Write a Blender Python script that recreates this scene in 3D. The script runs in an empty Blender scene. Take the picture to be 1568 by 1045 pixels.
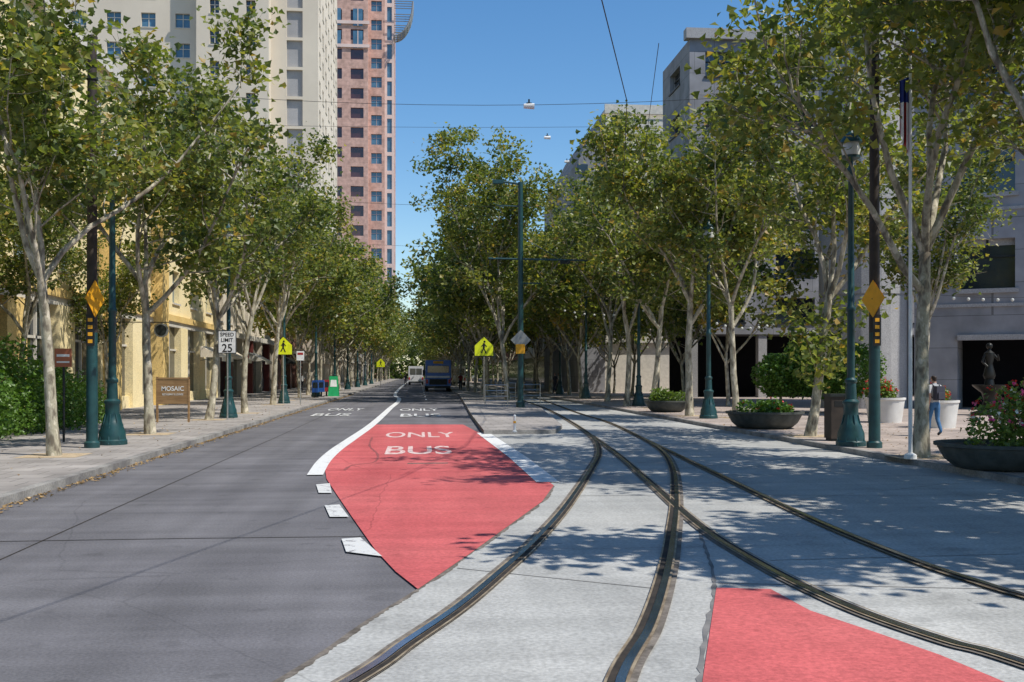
import bpy, math, random
import numpy as np
from mathutils import Vector, Matrix
R=random.Random(7)
TH=math.atan(144/1600); CT,ST=math.cos(TH),math.sin(TH)
EYE=1.8
def cw(x,d): return (x*CT+d*ST, -x*ST+d*CT)
def gp(u,v,z0=0.0):
    d=1600*(EYE-z0)/(v-572.0); return cw((u-784)/1600*d,d)
def at(u,d): return cw((u-784)/1600*d,d)
def zat(v,d): return EYE+(572-v)/1600*d
SW=0.12
# ---------------------------------------------------------------- materials
def base(name):
    m=bpy.data.materials.new(name); m.use_nodes=True
    nt=m.node_tree; b=nt.nodes['Principled BSDF']; return m,nt,b
def rgba(c): return (c[0],c[1],c[2],1)
def noisy(name,c1,c2,scale=3.0,rough=0.8,bump=0.0,fine=None,metal=0.0,stretch=None,coord='Position',bscale=None,spec=0.3):
    m,nt,b=base(name); N=nt.nodes; L=nt.links
    if coord=='Position':
        g=N.new('ShaderNodeNewGeometry'); src=g.outputs['Position']
    else:
        g=N.new('ShaderNodeTexCoord'); src=g.outputs['Object']
    mp=N.new('ShaderNodeMapping'); L.new(src,mp.inputs['Vector'])
    if stretch: mp.inputs['Scale'].default_value=stretch
    n=N.new('ShaderNodeTexNoise'); n.inputs['Scale'].default_value=scale; n.inputs['Detail'].default_value=6; n.inputs['Roughness'].default_value=0.6
    L.new(mp.outputs[0],n.inputs['Vector'])
    r=N.new('ShaderNodeValToRGB'); r.color_ramp.elements[0].position=0.35; r.color_ramp.elements[1].position=0.65
    r.color_ramp.elements[0].color=rgba(c1); r.color_ramp.elements[1].color=rgba(c2)
    L.new(n.outputs['Fac'],r.inputs['Fac']); out=r.outputs['Color']
    if fine:
        n2=N.new('ShaderNodeTexNoise'); n2.inputs['Scale'].default_value=fine; n2.inputs['Detail'].default_value=3
        L.new(src,n2.inputs['Vector'])
        mr=N.new('ShaderNodeMapRange'); mr.inputs[1].default_value=0.3; mr.inputs[2].default_value=0.7; mr.inputs[3].default_value=0.75; mr.inputs[4].default_value=1.2
        L.new(n2.outputs['Fac'],mr.inputs[0])
        mx=N.new('ShaderNodeVectorMath'); mx.operation='SCALE'; L.new(out,mx.inputs[0]); L.new(mr.outputs[0],mx.inputs['Scale']); out=mx.outputs[0]
    L.new(out,b.inputs['Base Color'])
    b.inputs['Roughness'].default_value=rough; b.inputs['Metallic'].default_value=metal
    b.inputs['Specular IOR Level'].default_value=spec
    if bump>0:
        n3=N.new('ShaderNodeTexNoise'); n3.inputs['Scale'].default_value=bscale or scale*6; n3.inputs['Detail'].default_value=4; L.new(src,n3.inputs['Vector'])
        bp=N.new('ShaderNodeBump'); bp.inputs['Strength'].default_value=bump; bp.inputs['Distance'].default_value=0.02
        L.new(n3.outputs['Fac'],bp.inputs['Height']); L.new(bp.outputs[0],b.inputs['Normal'])
    return m
def roadmat(name,cols,tyre=0.15,crack=0.5,fine=40):
    m,nt,b=base(name); N=nt.nodes; L=nt.links
    g=N.new('ShaderNodeNewGeometry')
    def noise(scale,st=None,det=5):
        v=g.outputs['Position']
        if st:
            mp=N.new('ShaderNodeMapping'); mp.inputs['Scale'].default_value=st; L.new(v,mp.inputs['Vector']); v=mp.outputs[0]
        n=N.new('ShaderNodeTexNoise'); n.inputs['Scale'].default_value=scale; n.inputs['Detail'].default_value=det; L.new(v,n.inputs['Vector']); return n.outputs['Fac']
    r=N.new('ShaderNodeValToRGB'); e=r.color_ramp.elements; e[0].position=.3; e[1].position=.7
    e[0].color=rgba(cols[0]); e[1].color=rgba(cols[1]); L.new(noise(.45,None,8),r.inputs['Fac'])
    def mul(a,f,lo,hi,p0=.3,p1=.7):
        mr=N.new('ShaderNodeMapRange'); mr.inputs[1].default_value=p0; mr.inputs[2].default_value=p1; mr.inputs[3].default_value=lo; mr.inputs[4].default_value=hi; L.new(f,mr.inputs[0])
        mx=N.new('ShaderNodeVectorMath'); mx.operation='SCALE'; L.new(a,mx.inputs[0]); L.new(mr.outputs[0],mx.inputs['Scale']); return mx.outputs[0]
    o=mul(r.outputs['Color'],noise(fine,None,3),.80,1.18)
    o=mul(o,noise(1.1,(1.3,.07,1),3),1-tyre,1+tyre)
    o=mul(o,noise(1.0,(.25,2.2,1),4),1-tyre,1+tyre*.8)
    o=mul(o,noise(2.3,None,2),.82,1.0,.28,.36)
    o=mul(o,noise(5,None,2),.55,1.0,.22,.25)
    o=mul(o,noise(11,None,2),1.3,1.0,.20,.25)
    if crack>0:
        wv=N.new('ShaderNodeTexNoise'); wv.inputs['Scale'].default_value=.8; wv.inputs['Detail'].default_value=5; L.new(g.outputs['Position'],wv.inputs['Vector'])
        ad=N.new('ShaderNodeVectorMath'); ad.operation='MULTIPLY_ADD'; L.new(wv.outputs['Color'],ad.inputs[0]); ad.inputs[1].default_value=(.4,.4,0); L.new(g.outputs['Position'],ad.inputs[2])
        vo=N.new('ShaderNodeTexVoronoi'); vo.feature='DISTANCE_TO_EDGE'; vo.inputs['Scale'].default_value=.16; L.new(ad.outputs[0],vo.inputs['Vector'])
        o=mul(o,vo.outputs['Distance'],1-crack,1.0,.0006,.002)
    L.new(o,b.inputs['Base Color']); b.inputs['Roughness'].default_value=.85; b.inputs['Specular IOR Level'].default_value=.25
    bp=N.new('ShaderNodeBump'); bp.inputs['Strength'].default_value=.35; bp.inputs['Distance'].default_value=.01
    L.new(noise(fine*1.5,None,3),bp.inputs['Height']); L.new(bp.outputs[0],b.inputs['Normal'])
    return m
def brickmat(name,c1,c2,mortar,sc,bw=.5,rh=.25,rough=.85,ms=.01,coord='xy',bump=.3):
    m,nt,b=base(name); N=nt.nodes; L=nt.links
    g=N.new('ShaderNodeNewGeometry'); v=g.outputs['Position']
    if coord!='xy':
        s=N.new('ShaderNodeSeparateXYZ'); c=N.new('ShaderNodeCombineXYZ'); L.new(v,s.inputs[0])
        a=N.new('ShaderNodeMath'); a.operation='ADD'; L.new(s.outputs[0],a.inputs[0]); L.new(s.outputs[1],a.inputs[1])
        L.new(a.outputs[0],c.inputs[0]); L.new(s.outputs[2],c.inputs[1]); v=c.outputs[0]
    t=N.new('ShaderNodeTexBrick'); L.new(v,t.inputs['Vector']); t.inputs['Scale'].default_value=sc
    t.inputs['Color1'].default_value=rgba(c1); t.inputs['Color2'].default_value=rgba(c2); t.inputs['Mortar'].default_value=rgba(mortar)
    t.inputs['Brick Width'].default_value=bw; t.inputs['Row Height'].default_value=rh; t.inputs['Mortar Size'].default_value=ms
    n=N.new('ShaderNodeTexNoise'); n.inputs['Scale'].default_value=.8; n.inputs['Detail'].default_value=6; L.new(g.outputs['Position'],n.inputs['Vector'])
    mr=N.new('ShaderNodeMapRange'); mr.inputs[1].default_value=.3; mr.inputs[2].default_value=.7; mr.inputs[3].default_value=.72; mr.inputs[4].default_value=1.15; L.new(n.outputs['Fac'],mr.inputs[0])
    mx=N.new('ShaderNodeVectorMath'); mx.operation='SCALE'; L.new(t.outputs['Color'],mx.inputs[0]); L.new(mr.outputs[0],mx.inputs['Scale'])
    L.new(mx.outputs[0],b.inputs['Base Color']); b.inputs['Roughness'].default_value=rough; b.inputs['Specular IOR Level'].default_value=.25
    return m
def leafmat(name,stops,trans=.35):
    m=bpy.data.materials.new(name); m.use_nodes=True; nt=m.node_tree; N=nt.nodes; L=nt.links; N.clear()
    out=N.new('ShaderNodeOutputMaterial'); at_=N.new('ShaderNodeAttribute'); at_.attribute_name='tint'
    oi=N.new('ShaderNodeObjectInfo')
    ad=N.new('ShaderNodeMath'); ad.operation='MULTIPLY_ADD'; L.new(oi.outputs['Random'],ad.inputs[0]); ad.inputs[1].default_value=.24; L.new(at_.outputs['Fac'],ad.inputs[2])
    sb=N.new('ShaderNodeMath'); sb.operation='SUBTRACT'; L.new(ad.outputs[0],sb.inputs[0]); sb.inputs[1].default_value=.12
    r=N.new('ShaderNodeValToRGB'); L.new(sb.outputs[0],r.inputs['Fac'])
    e=r.color_ramp.elements; e[0].position=stops[0][0]; e[0].color=rgba(stops[0][1]); e[1].position=stops[-1][0]; e[1].color=rgba(stops[-1][1])
    for p,c in stops[1:-1]:
        x=e.new(p); x.color=rgba(c)
    d=N.new('ShaderNodeBsdfPrincipled'); d.inputs['Roughness'].default_value=.42; d.inputs['Specular IOR Level'].default_value=.5
    t=N.new('ShaderNodeBsdfTranslucent'); mx=N.new('ShaderNodeMixShader'); mx.inputs[0].default_value=trans
    g=N.new('ShaderNodeMixRGB'); g.blend_type='MULTIPLY'; g.inputs[0].default_value=1; g.inputs[2].default_value=(1.5,1.55,.6,1)
    L.new(r.outputs[0],d.inputs['Base Color']); L.new(r.outputs[0],g.inputs[1]); L.new(g.outputs[0],t.inputs['Color'])
    L.new(d.outputs[0],mx.inputs[1]); L.new(t.outputs[0],mx.inputs[2]); L.new(mx.outputs[0],out.inputs[0])
    return m
def plain(name,c,rough=.6,metal=0,spec=.4):
    return noisy(name,tuple(x*.88 for x in c),tuple(min(1,x*1.08) for x in c),4,rough,0,None,metal,spec=spec)
def glass(name,c,rough=.08):
    m=noisy(name,tuple(x*.6 for x in c),c,.35,rough,0,None,0,spec=.9); return m

M={}
M['asphalt']=roadmat('asphalt',((.118,.114,.122),(.165,.160,.168)),.17,.15)
M['concrete']=roadmat('track_concrete',((.335,.335,.32),(.43,.425,.40)),.13,.25,30)
M['red']=roadmat('red_lane_paint',((.46,.090,.092),(.54,.128,.125)),.13,.25,30)
def worn(name,c,c2,p0=.36,p1=.44):
    m,nt,b=base(name);N=nt.nodes;L=nt.links
    g=N.new('ShaderNodeNewGeometry'); n=N.new('ShaderNodeTexNoise'); n.inputs['Scale'].default_value=7; n.inputs['Detail'].default_value=8;n.inputs['Roughness'].default_value=.75; L.new(g.outputs['Position'],n.inputs['Vector'])
    r=N.new('ShaderNodeValToRGB'); e=r.color_ramp.elements; e[0].position=p0;e[1].position=p1; e[0].color=rgba(c2); e[1].color=rgba(c); L.new(n.outputs['Fac'],r.inputs['Fac']); L.new(r.outputs[0],b.inputs['Base Color']); b.inputs['Roughness'].default_value=.7; return m
M['white']=worn('road_paint_white',(.70,.70,.68),(.36,.34,.34))
M['whitewear']=worn('road_paint_worn',(.60,.60,.58),(.2,.19,.2),.39,.46)
M['whitered']=worn('road_paint_on_red',(.70,.58,.54),(.52,.2,.19),.42,.52)
M['steel']=noisy('rail_steel',(.34,.36,.42),(.62,.65,.72),2,.22,0,None,1.0)
M['railtan']=noisy('rail_edge',(.20,.145,.09),(.42,.34,.23),5,.6,0,None,.3)
M['groove']=noisy('rail_groove',(.02,.018,.016),(.05,.04,.032),6,.9)
M['railbed']=noisy('rail_bed',(.10,.085,.07),(.22,.19,.16),4,.85,.2,30)
M['joint']=noisy('joint',(.12,.12,.12),(.22,.21,.2),3,.9)
M['paver']=brickmat('sidewalk_pavers',(.30,.275,.255),(.37,.34,.315),(.15,.14,.13),1,.6,.6)
M['paverR']=brickmat('plaza_pavers',(.38,.31,.27),(.46,.385,.335),(.19,.16,.14),1,.6,.3)
M['kerb']=noisy('kerb_stone',(.16,.15,.145),(.34,.325,.30),1.5,.85,.2,25)
M['well']=noisy('tree_well_grit',(.38,.29,.18),(.52,.41,.28),6,.95,.4,40)
M['ground']=noisy('ground',(.12,.12,.09),(.2,.19,.15),.05,.95)
M['green']=noisy('green_metal',(.008,.042,.045),(.014,.065,.068),5,.4,0,None,0,spec=.5)
M['darkmetal']=noisy('dark_metal',(.012,.016,.016),(.03,.035,.033),5,.45)
M['browntop']=noisy('brown_pole',(.03,.024,.02),(.06,.045,.035),3,.6)
M['stainless']=noisy('stainless',(.45,.45,.45),(.6,.6,.6),5,.3,0,None,.9)
M['wire']=plain('wire',(.03,.03,.03),.6)
M['black']=plain('black',(.012,.012,.012),.5)
M['shadefill']=plain('painted_dark_interior',(.012,.012,.015),.9,0,.05)  # near-black colour stands in for shade inside the ground-floor openings
M['signyellow']=plain('sign_yellow',(.78,.85,.02),.4)
M['signamber']=plain('sign_amber',(.8,.38,.02),.4)
M['signwhite']=plain('sign_white',(.78,.78,.76),.4)
M['signback']=plain('sign_back',(.3,.31,.31),.4,.5)
M['wood']=noisy('wood_board',(.22,.13,.06),(.34,.21,.10),2,.7,.2,None,0,(1,1,8))
M['lampglass']=plain('lamp_glass',(.6,.6,.55),.2)
M['redpaint']=plain('red_paint',(.35,.03,.03),.5)
M['maroon']=plain('maroon_paint',(.16,.035,.03),.6)
M['bluepaint']=plain('blue_paint',(.02,.09,.35),.4)
M['flagblue']=plain('flag_blue',(.02,.04,.2),.8)
M['greenpaint']=plain('green_sign',(.02,.35,.12),.4)
M['yellowwall']=noisy('yellow_stucco',(.84,.69,.38),(.90,.76,.45),.7,.9,.15,25)
M['yellowdeep']=noisy('ochre_stucco',(.70,.48,.17),(.78,.56,.22),.8,.9,.15,25)
M['creamwall']=noisy('cream_stucco',(.66,.58,.45),(.74,.66,.53),.5,.9,.1,25)
M['whitewall']=noisy('cream_precast',(.60,.525,.42),(.69,.61,.49),.15,.85,0,None)
M['pinkwall']=brickmat('pink_granite',(.55,.345,.28),(.61,.39,.32),(.44,.28,.23),.35,1,.5,coord='v')
M['pinklight']=noisy('pink_light',(.66,.50,.45),(.74,.59,.53),.2,.8)
M['browng']=glass('brown_glass',(.085,.03,.025))
M['blueg']=glass('blue_glass',(.09,.20,.30))
M['darkg']=glass('dark_glass',(.03,.04,.05))
M['graywall']=brickmat('grey_precast',(.27,.27,.285),(.30,.30,.315),(.15,.15,.155),.5,1.4,.75,coord='v',ms=.008)
M['graywall2']=noisy('grey_render',(.31,.305,.305),(.40,.39,.385),.3,.9,.1,20)
M['brick']=brickmat('brick_wall',(.30,.13,.09),(.36,.17,.12),(.3,.27,.24),4,.5,.2,coord='v')
M['trim']=plain('trim',(.6,.56,.48),.7)
M['terra']=plain('terracotta',(.42,.14,.07),.8)
M['bowl']=noisy('planter_metal',(.045,.05,.045),(.09,.095,.085),4,.6,.2)
M['whiteplanter']=noisy('white_planter',(.6,.58,.54),(.7,.68,.64),3,.7)
M['soil']=noisy('soil',(.04,.03,.02),(.08,.06,.04),8,.95)
M['skin']=plain('skin',(.45,.26,.18),.5)
M['hair']=plain('hair',(.03,.02,.015),.6)
M['shirt']=noisy('shirt_grey',(.42,.42,.43),(.55,.55,.56),9,.9,.2,None,0)
M['jeans']=noisy('jeans',(.04,.12,.25),(.07,.17,.33),9,.9)
M['bag']=plain('backpack',(.05,.05,.07),.8)
M['bronze']=plain('bronze',(.03,.03,.028),.4,.6)
M['tyre']=plain('tyre',(.015,.015,.015),.9)
def barkmat():
    m,nt,b=base('plane_bark');N=nt.nodes;L=nt.links
    g=N.new('ShaderNodeTexCoord'); mp=N.new('ShaderNodeMapping'); mp.inputs['Scale'].default_value=(1,1,.45); L.new(g.outputs['Object'],mp.inputs[0])
    n=N.new('ShaderNodeTexNoise'); n.inputs['Scale'].default_value=7; n.inputs['Detail'].default_value=5; L.new(mp.outputs[0],n.inputs[0])
    r=N.new('ShaderNodeValToRGB'); e=r.color_ramp.elements
    e[0].position=.36;e[0].color=(.15,.125,.09,1); e[1].position=.62;e[1].color=(.60,.54,.42,1)
    for p,c in ((.43,(.25,.22,.16)),(.5,(.42,.38,.28)),(.56,(.33,.30,.21))):
        x=e.new(p);x.color=rgba(c)
    L.new(n.outputs['Fac'],r.inputs[0]); L.new(r.outputs[0],b.inputs['Base Color']); b.inputs['Roughness'].default_value=.85
    bp=N.new('ShaderNodeBump'); bp.inputs['Strength'].default_value=.5; bp.inputs['Distance'].default_value=.02; L.new(n.outputs['Fac'],bp.inputs['Height']); L.new(bp.outputs[0],b.inputs['Normal'])
    return m
M['bark']=barkmat()
M['leaf']=leafmat('plane_leaves',[(0,(.06,.095,.026)),(.35,(.135,.175,.045)),(.65,(.235,.255,.062)),(.88,(.38,.35,.08)),(1,(.40,.27,.07))],.44)
M['hedge']=leafmat('hedge_leaves',[(0,(.05,.10,.02)),(.5,(.10,.20,.03)),(1,(.18,.30,.05))],.35)
M['shrub']=leafmat('shrub_leaves',[(0,(.06,.10,.025)),(.5,(.14,.22,.04)),(1,(.28,.34,.08))],.35)
M['fred']=leafmat('red_petals',[(0,(.5,.01,.01)),(1,(.8,.05,.04))],.2)
M['fpink']=leafmat('pink_petals',[(0,(.7,.03,.2)),(1,(.9,.15,.4))],.2)
M['fwhite']=leafmat('white_petals',[(0,(.7,.7,.6)),(1,(.9,.9,.85))],.2)
M['litter']=leafmat('dry_leaves',[(0,(.2,.12,.05)),(1,(.42,.28,.12))],.1)
# ---------------------------------------------------------------- builder
class B:
    def __init__(s): s.V=[];s.F=[];s.I=[];s.m=[]
    def mi(s,m):
        if m not in s.m: s.m.append(m)
        return s.m.index(m)
    def add(s,v,f,m):
        o=len(s.V); s.V+= [tuple(x) for x in v]; i=s.mi(m)
        for q in f: s.F.append(tuple(o+k for k in q)); s.I.append(i)
    def box(s,x0,x1,y0,y1,z0,z1,m):
        s.add([(x0,y0,z0),(x1,y0,z0),(x1,y1,z0),(x0,y1,z0),(x0,y0,z1),(x1,y0,z1),(x1,y1,z1),(x0,y1,z1)],
              [(0,3,2,1),(4,5,6,7),(0,1,5,4),(1,2,6,5),(2,3,7,6),(3,0,4,7)],m)
    def ob(s,o,u,n,a0,a1,b0,b1,z0,z1,m):
        P=lambda a,b,z:(o[0]+u[0]*a+n[0]*b,o[1]+u[1]*a+n[1]*b,z)
        s.add([P(a0,b0,z0),P(a1,b0,z0),P(a1,b1,z0),P(a0,b1,z0),P(a0,b0,z1),P(a1,b0,z1),P(a1,b1,z1),P(a0,b1,z1)],
              [(0,3,2,1),(4,5,6,7),(0,1,5,4),(1,2,6,5),(2,3,7,6),(3,0,4,7)],m)
    def cyl(s,p0,p1,r0,r1,m,seg=10,caps=True):
        p0=Vector(p0);p1=Vector(p1);d=(p1-p0).normalized()
        a=d.orthogonal().normalized(); b=d.cross(a)
        v=[];f=[]
        for p,r in ((p0,r0),(p1,r1)):
            for k in range(seg):
                t=2*math.pi*k/seg; v.append(p+a*(r*math.cos(t))+b*(r*math.sin(t)))
        for k in range(seg):
            f.append((k,(k+1)%seg,seg+(k+1)%seg,seg+k))
        if caps: f.append(tuple(range(seg))[::-1]); f.append(tuple(range(seg,2*seg)))
        s.add(v,f,m)
    def lathe(s,cx,cy,prof,m,seg=20):
        v=[];f=[]
        for r,z in prof:
            for k in range(seg):
                t=2*math.pi*k/seg; v.append((cx+r*math.cos(t),cy+r*math.sin(t),z))
        for i in range(len(prof)-1):
            for k in range(seg):
                f.append((i*seg+k,i*seg+(k+1)%seg,(i+1)*seg+(k+1)%seg,(i+1)*seg+k))
        f.append(tuple(range(seg))[::-1]); f.append(tuple((len(prof)-1)*seg+k for k in range(seg)))
        s.add(v,f,m)
    def sph(s,c,r,m,seg=10):
        pr=[(max(1e-3,r*math.sin(math.pi*i/6)),c[2]-r*math.cos(math.pi*i/6)) for i in range(7)]
        s.lathe(c[0],c[1],pr,m,seg)
    def poly(s,pts,z,m): s.add([(p[0],p[1],z) for p in pts],[tuple(range(len(pts)))],m)
    def prism(s,pts,z0,z1,m,side=None):
        n=len(pts)
        s.add([(p[0],p[1],z1) for p in pts],[tuple(range(n))],m)
        s.add([(p[0],p[1],z0) for p in pts]+[(p[0],p[1],z1) for p in pts],[(k,(k+1)%n,n+(k+1)%n,n+k) for k in range(n)],side or m)
    def tube(s,pts,r,m,seg=6):
        for a,b in zip(pts[:-1],pts[1:]): s.cyl(a,b,r,r,m,seg,True)
    def ribbon(s,pts,w0,w1,z,m):
        n=len(pts); v=[]
        for i,p in enumerate(pts):
            a=pts[max(0,i-1)];b=pts[min(n-1,i+1)]
            dx,dy=b[0]-a[0],b[1]-a[1]; l=math.hypot(dx,dy) or 1; nx,ny=dy/l,-dx/l
            v.append((p[0]+nx*w0,p[1]+ny*w0,z)); v.append((p[0]+nx*w1,p[1]+ny*w1,z))
        s.add(v,[(2*i,2*i+1,2*i+3,2*i+2) for i in range(n-1)],m)
    def obj(s,name,loc=(0,0,0),rz=0,smooth=False,parent=None,bevel=0):
        me=bpy.data.meshes.new(name); me.from_pydata(s.V,[],s.F)
        for m in s.m: me.materials.append(M[m])
        me.polygons.foreach_set('material_index',s.I)
        if smooth:
            me.polygons.foreach_set('use_smooth',[True]*len(s.F))
            try: me.set_sharp_from_angle(angle=math.radians(40))
            except Exception: pass
        me.update()
        o=bpy.data.objects.new(name,me); bpy.context.collection.objects.link(o)
        o.location=loc; o.rotation_euler=(0,0,rz)
        if parent: o.parent=parent
        if bevel:
            bv=o.modifiers.new('b','BEVEL'); bv.width=bevel; bv.segments=2; bv.limit_method='ANGLE'
        return o
def smoothpts(P,n=6):
    Q=[]; P=[P[0]]+list(P)+[P[-1]]
    for i in range(1,len(P)-2):
        a,b,c,d=[Vector((p[0],p[1])) for p in P[i-1:i+3]]
        for k in range(n):
            t=k/n
            q=.5*((2*b)+(c-a)*t+(2*a-5*b+4*c-d)*t*t+(3*b-a-3*c+d)*t**3); Q.append((q.x,q.y))
    Q.append(tuple(P[-1][:2])); return Q
def text(s,w,h,mat,loc,rot,name,parent=None):
    c=bpy.data.curves.new(name,'FONT'); c.body=s; c.align_x='CENTER'; c.align_y='CENTER'; c.offset=.012
    o=bpy.data.objects.new(name+'_c',c); bpy.context.collection.objects.link(o)
    bpy.context.view_layer.update()
    dg=bpy.context.evaluated_depsgraph_get(); me=bpy.data.meshes.new_from_object(o.evaluated_get(dg))
    bpy.data.objects.remove(o)
    co=np.array([v.co[:] for v in me.vertices]); mn,mxx=co.min(0),co.max(0); cc=(mn+mxx)/2
    for v in me.vertices:
        v.co=((v.co.x-cc[0])*w/(mxx[0]-mn[0]),(v.co.y-cc[1])*h/(mxx[1]-mn[1]),0)
    me.materials.clear(); me.materials.append(M[mat])
    o=bpy.data.objects.new(name,me); bpy.context.collection.objects.link(o); o.location=loc; o.rotation_euler=rot
    if parent: o.parent=parent
    return o
# ---------------------------------------------------------------- ground
b=B(); b.poly([(-2500,-600),(2500,-600),(2500,4000),(-2500,4000)],-.03,'ground'); b.obj('ground')
b=B(); b.poly([(-5.6,-60),(9.6,-60),(9.6,420),(-5.6,420)],0,'asphalt'); 
for yy,w in ((11.6,.012),(24.5,.012),(38,.02),(52,.02)): b.ribbon([(-5.59,yy),(-2.5,yy+.05),(.2 if yy<20 else -1.9,yy)],-w,w,.004,'groove')
b.ribbon([(-4.0,4),(-4.02,14),(-3.97,30),(-4,60)],-.01,.01,.004,'groove')
b.obj('road')
edge=[cw(-9,-8),cw(-5.2,-3),cw(-3.2,1.5),cw(-2.1,4)]+[gp(425,1045),gp(560,955),gp(640,905),gp(720,850),gp(775,810),gp(830,770),gp(848,745)]
edge=smoothpts(edge,4)
pts=edge+[gp(745,669),gp(742,664),(3.0,60),(3.4,90),(3.4,400),(9.6,400),(9.6,-40),(-5.59,-40),(-5.59,-9)]
b=B(); b.poly(pts,.008,'concrete')
je=[]
for i,p in enumerate(edge[:-1]):
    q=edge[i+1]
    for k in range(10):
        t=k/10; je.append((p[0]+(q[0]-p[0])*t,p[1]+(q[1]-p[1])*t))
rj=random.Random(4)
v=[]; w=.02
for i,p in enumerate(je):
    a=je[max(0,i-1)];c=je[min(len(je)-1,i+1)]; dx,dy=c[0]-a[0],c[1]-a[1]; l=math.hypot(dx,dy); nx,ny=dy/l,-dx/l
    w=min(.045,max(.004,w+rj.uniform(-.014,.014))); v+=[(p[0]-nx*.015,p[1]-ny*.015,.012),(p[0]+nx*w,p[1]+ny*w,.012)]
b.add(v,[(2*i,2*i+1,2*i+3,2*i+2) for i in range(len(je)-1)],'railbed')
jl=smoothpts([gp(1070,1060),gp(1082,970),gp(1095,895),gp(1080,840),gp(1066,800)],12)
v=[]
for i,p in enumerate(jl): v+=[(p[0]-rj.uniform(.0,.035),p[1],.012),(p[0]+rj.uniform(.005,.02),p[1],.012)]
b.add(v,[(2*i,2*i+1,2*i+3,2*i+2) for i in range(len(jl)-1)],'joint')
for (a,c) in (((700,872),(1020,905)),((880,760),(1400,760)),((1100,895),(1568,905)),((850,735),(1250,700)),((1180,860),(1560,850)),((870,690),(1200,672))):
    b.ribbon([gp(*a),gp(*c)],-.008,.008,.012,'joint')
b.obj('concrete_trackway')
b=B()
b.poly([gp(*p) for p in ((640,905),(606,878),(575,845),(540,795),(515,758),(500,735),(497,715),(503,700),(530,675),(550,662),(572,651),(709,651),(726,660),(745,669),(795,706),(848,745),(830,770),(775,810),(720,850))],.016,'red')
b.poly([gp(*p) for p in ((1070,1120),(1076,1045),(1097,903),(1180,905),(1240,938),(1350,975),(1440,1007),(1530,1045),(1700,1120))],.016,'red')
b.obj('red_bus_lane')
b=B()
ln=smoothpts([gp(*p) for p in ((484,729),(497,708),(516,690),(540,673),(572,650),(598,626),(612,612))]+[(-2.1,110),(-2.1,300)],5)
b.ribbon(ln,-.16,.12,.020,'white')
b.ribbon([gp(738,664),gp(790,701),gp(836,740)],-.22,.16,.020,'white')
for q in (((484,744),(505,742),(508,757),(488,757)),((497,776),(520,775),(534,794),(505,794)),((523,828),(552,826),(585,855),(530,848))):
    b.poly([gp(*p) for p in q],.020,'whitewear')
for s in range(0,26): b.ribbon([(.55,70+s*9),(.55,73+s*9)],-.06,.06,.020,'white')
b.obj('lane_markings')
def rt(s,u,v0,v1,w,mat,nm):
    p0=gp(u,v0);p1=gp(u,v1); h=abs(p1[1]-p0[1])
    text(s,w,h,mat,((p0[0]+p1[0])/2,(p0[1]+p1[1])/2,.0205),(0,0,0),nm)
rt('BUS',641,697,684.5,1.5,'whitered','road_lettering')
rt('ONLY',644,671,663,2.0,'whitered','road_lettering')
rt('BUS',644,639,634.5,1.7,'whitewear','road_lettering')
rt('ONLY',642,630,626.5,1.9,'whitewear','road_lettering')
rt('BUS',508,638,634,1.6,'whitewear','road_lettering')
rt('ONLY',530,629.5,626,1.7,'whitewear','road_lettering')
b=B()
p=gp(655,711); b.box(p[0]-.4,p[0]+.4,p[1]-.09,p[1]+.09,.0165,.0205,'railbed'); b.obj('utility_cover')
b=B()
def seal(P,w):
    S=smoothpts([gp(*q) for q in P],8); v=[]
    for i,p_ in enumerate(S):
        a=S[max(0,i-1)];c=S[min(len(S)-1,i+1)]; dx,dy=c[0]-a[0],c[1]-a[1]; l=math.hypot(dx,dy); nx,ny=dy/l,-dx/l; ww=w*rj.uniform(.5,1.2)
        v+=[(p_[0]-nx*ww,p_[1]-ny*ww,.0185),(p_[0]+nx*ww,p_[1]+ny*ww,.0185)]
    b.add(v,[(2*i,2*i+1,2*i+3,2*i+2) for i in range(len(S)-1)],'sealr')
M['sealr']=noisy('crack_seal',(.22,.06,.06),(.32,.09,.09),6,.9)
seal([(570,671),(566,684),(578,697),(573,709),(540,714),(527,722)],.03)
b.obj('crack_seal')
# rails
AL=[cw(-7,-6),cw(-4.2,-1),cw(-2.6,2),cw(-1.7,4)]+[gp(*p) for p in ((540,1045),(620,990),(700,935),(760,885),(820,830),(868,775),(903,722),(916,693),(905,670),(870,645),(832,625))]+[(6.9,72),(7.1,100),(7.1,300)]
AR=[cw(-6,-7),cw(-2.6,-2),cw(-.9,1.5),cw(.2,3.8)]+[gp(*p) for p in ((952,1045),(995,965),(1019,890),(1030,830),(1036,765),(1031,718),(1012,690),(975,668),(930,647),(882,632))]+[(8.35,72),(8.54,100),(8.54,300)]
BL=[gp(*p) for p in ((905,668),(945,698),(995,742),(1040,783),(1090,823),(1150,860),(1220,898),(1320,943),(1450,988),(1568,1022))]+[cw(3.9,4),cw(5,0),cw(7,-6)]
BR=[gp(*p) for p in ((975,668),(1020,690),(1080,719),(1150,753),(1210,782),(1290,818),(1400,862),(1500,896),(1600,925))]+[cw(4.9,6),cw(5.9,2),cw(8,-5)]
def rail(name,P,side,k,wd=1.0):
    b=B(); S=smoothpts(P,8); e=.004+.0009*k
    b.ribbon(S,-.095*wd,.095*wd,.016+e,'railbed'); b.ribbon(S,-.028,.028,.030+e,'steel')
    a,c=sorted((.032*side,.075*side)); b.ribbon(S,a,c,.022+e,'groove')
    a,c=sorted((.078*side,.095*side)); b.ribbon(S,a,c,.026+e,'railtan')
    a,c=sorted((-.05*side,-.03*side)); b.ribbon(S,a,c,.026+e,'railtan')
    b.obj(name)
rail('tram_rail',AL,1,0);rail('tram_rail',AR,-1,1);rail('tram_rail',BL,-1,2,.85);rail('tram_rail',BR,1,3,.85)
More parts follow.
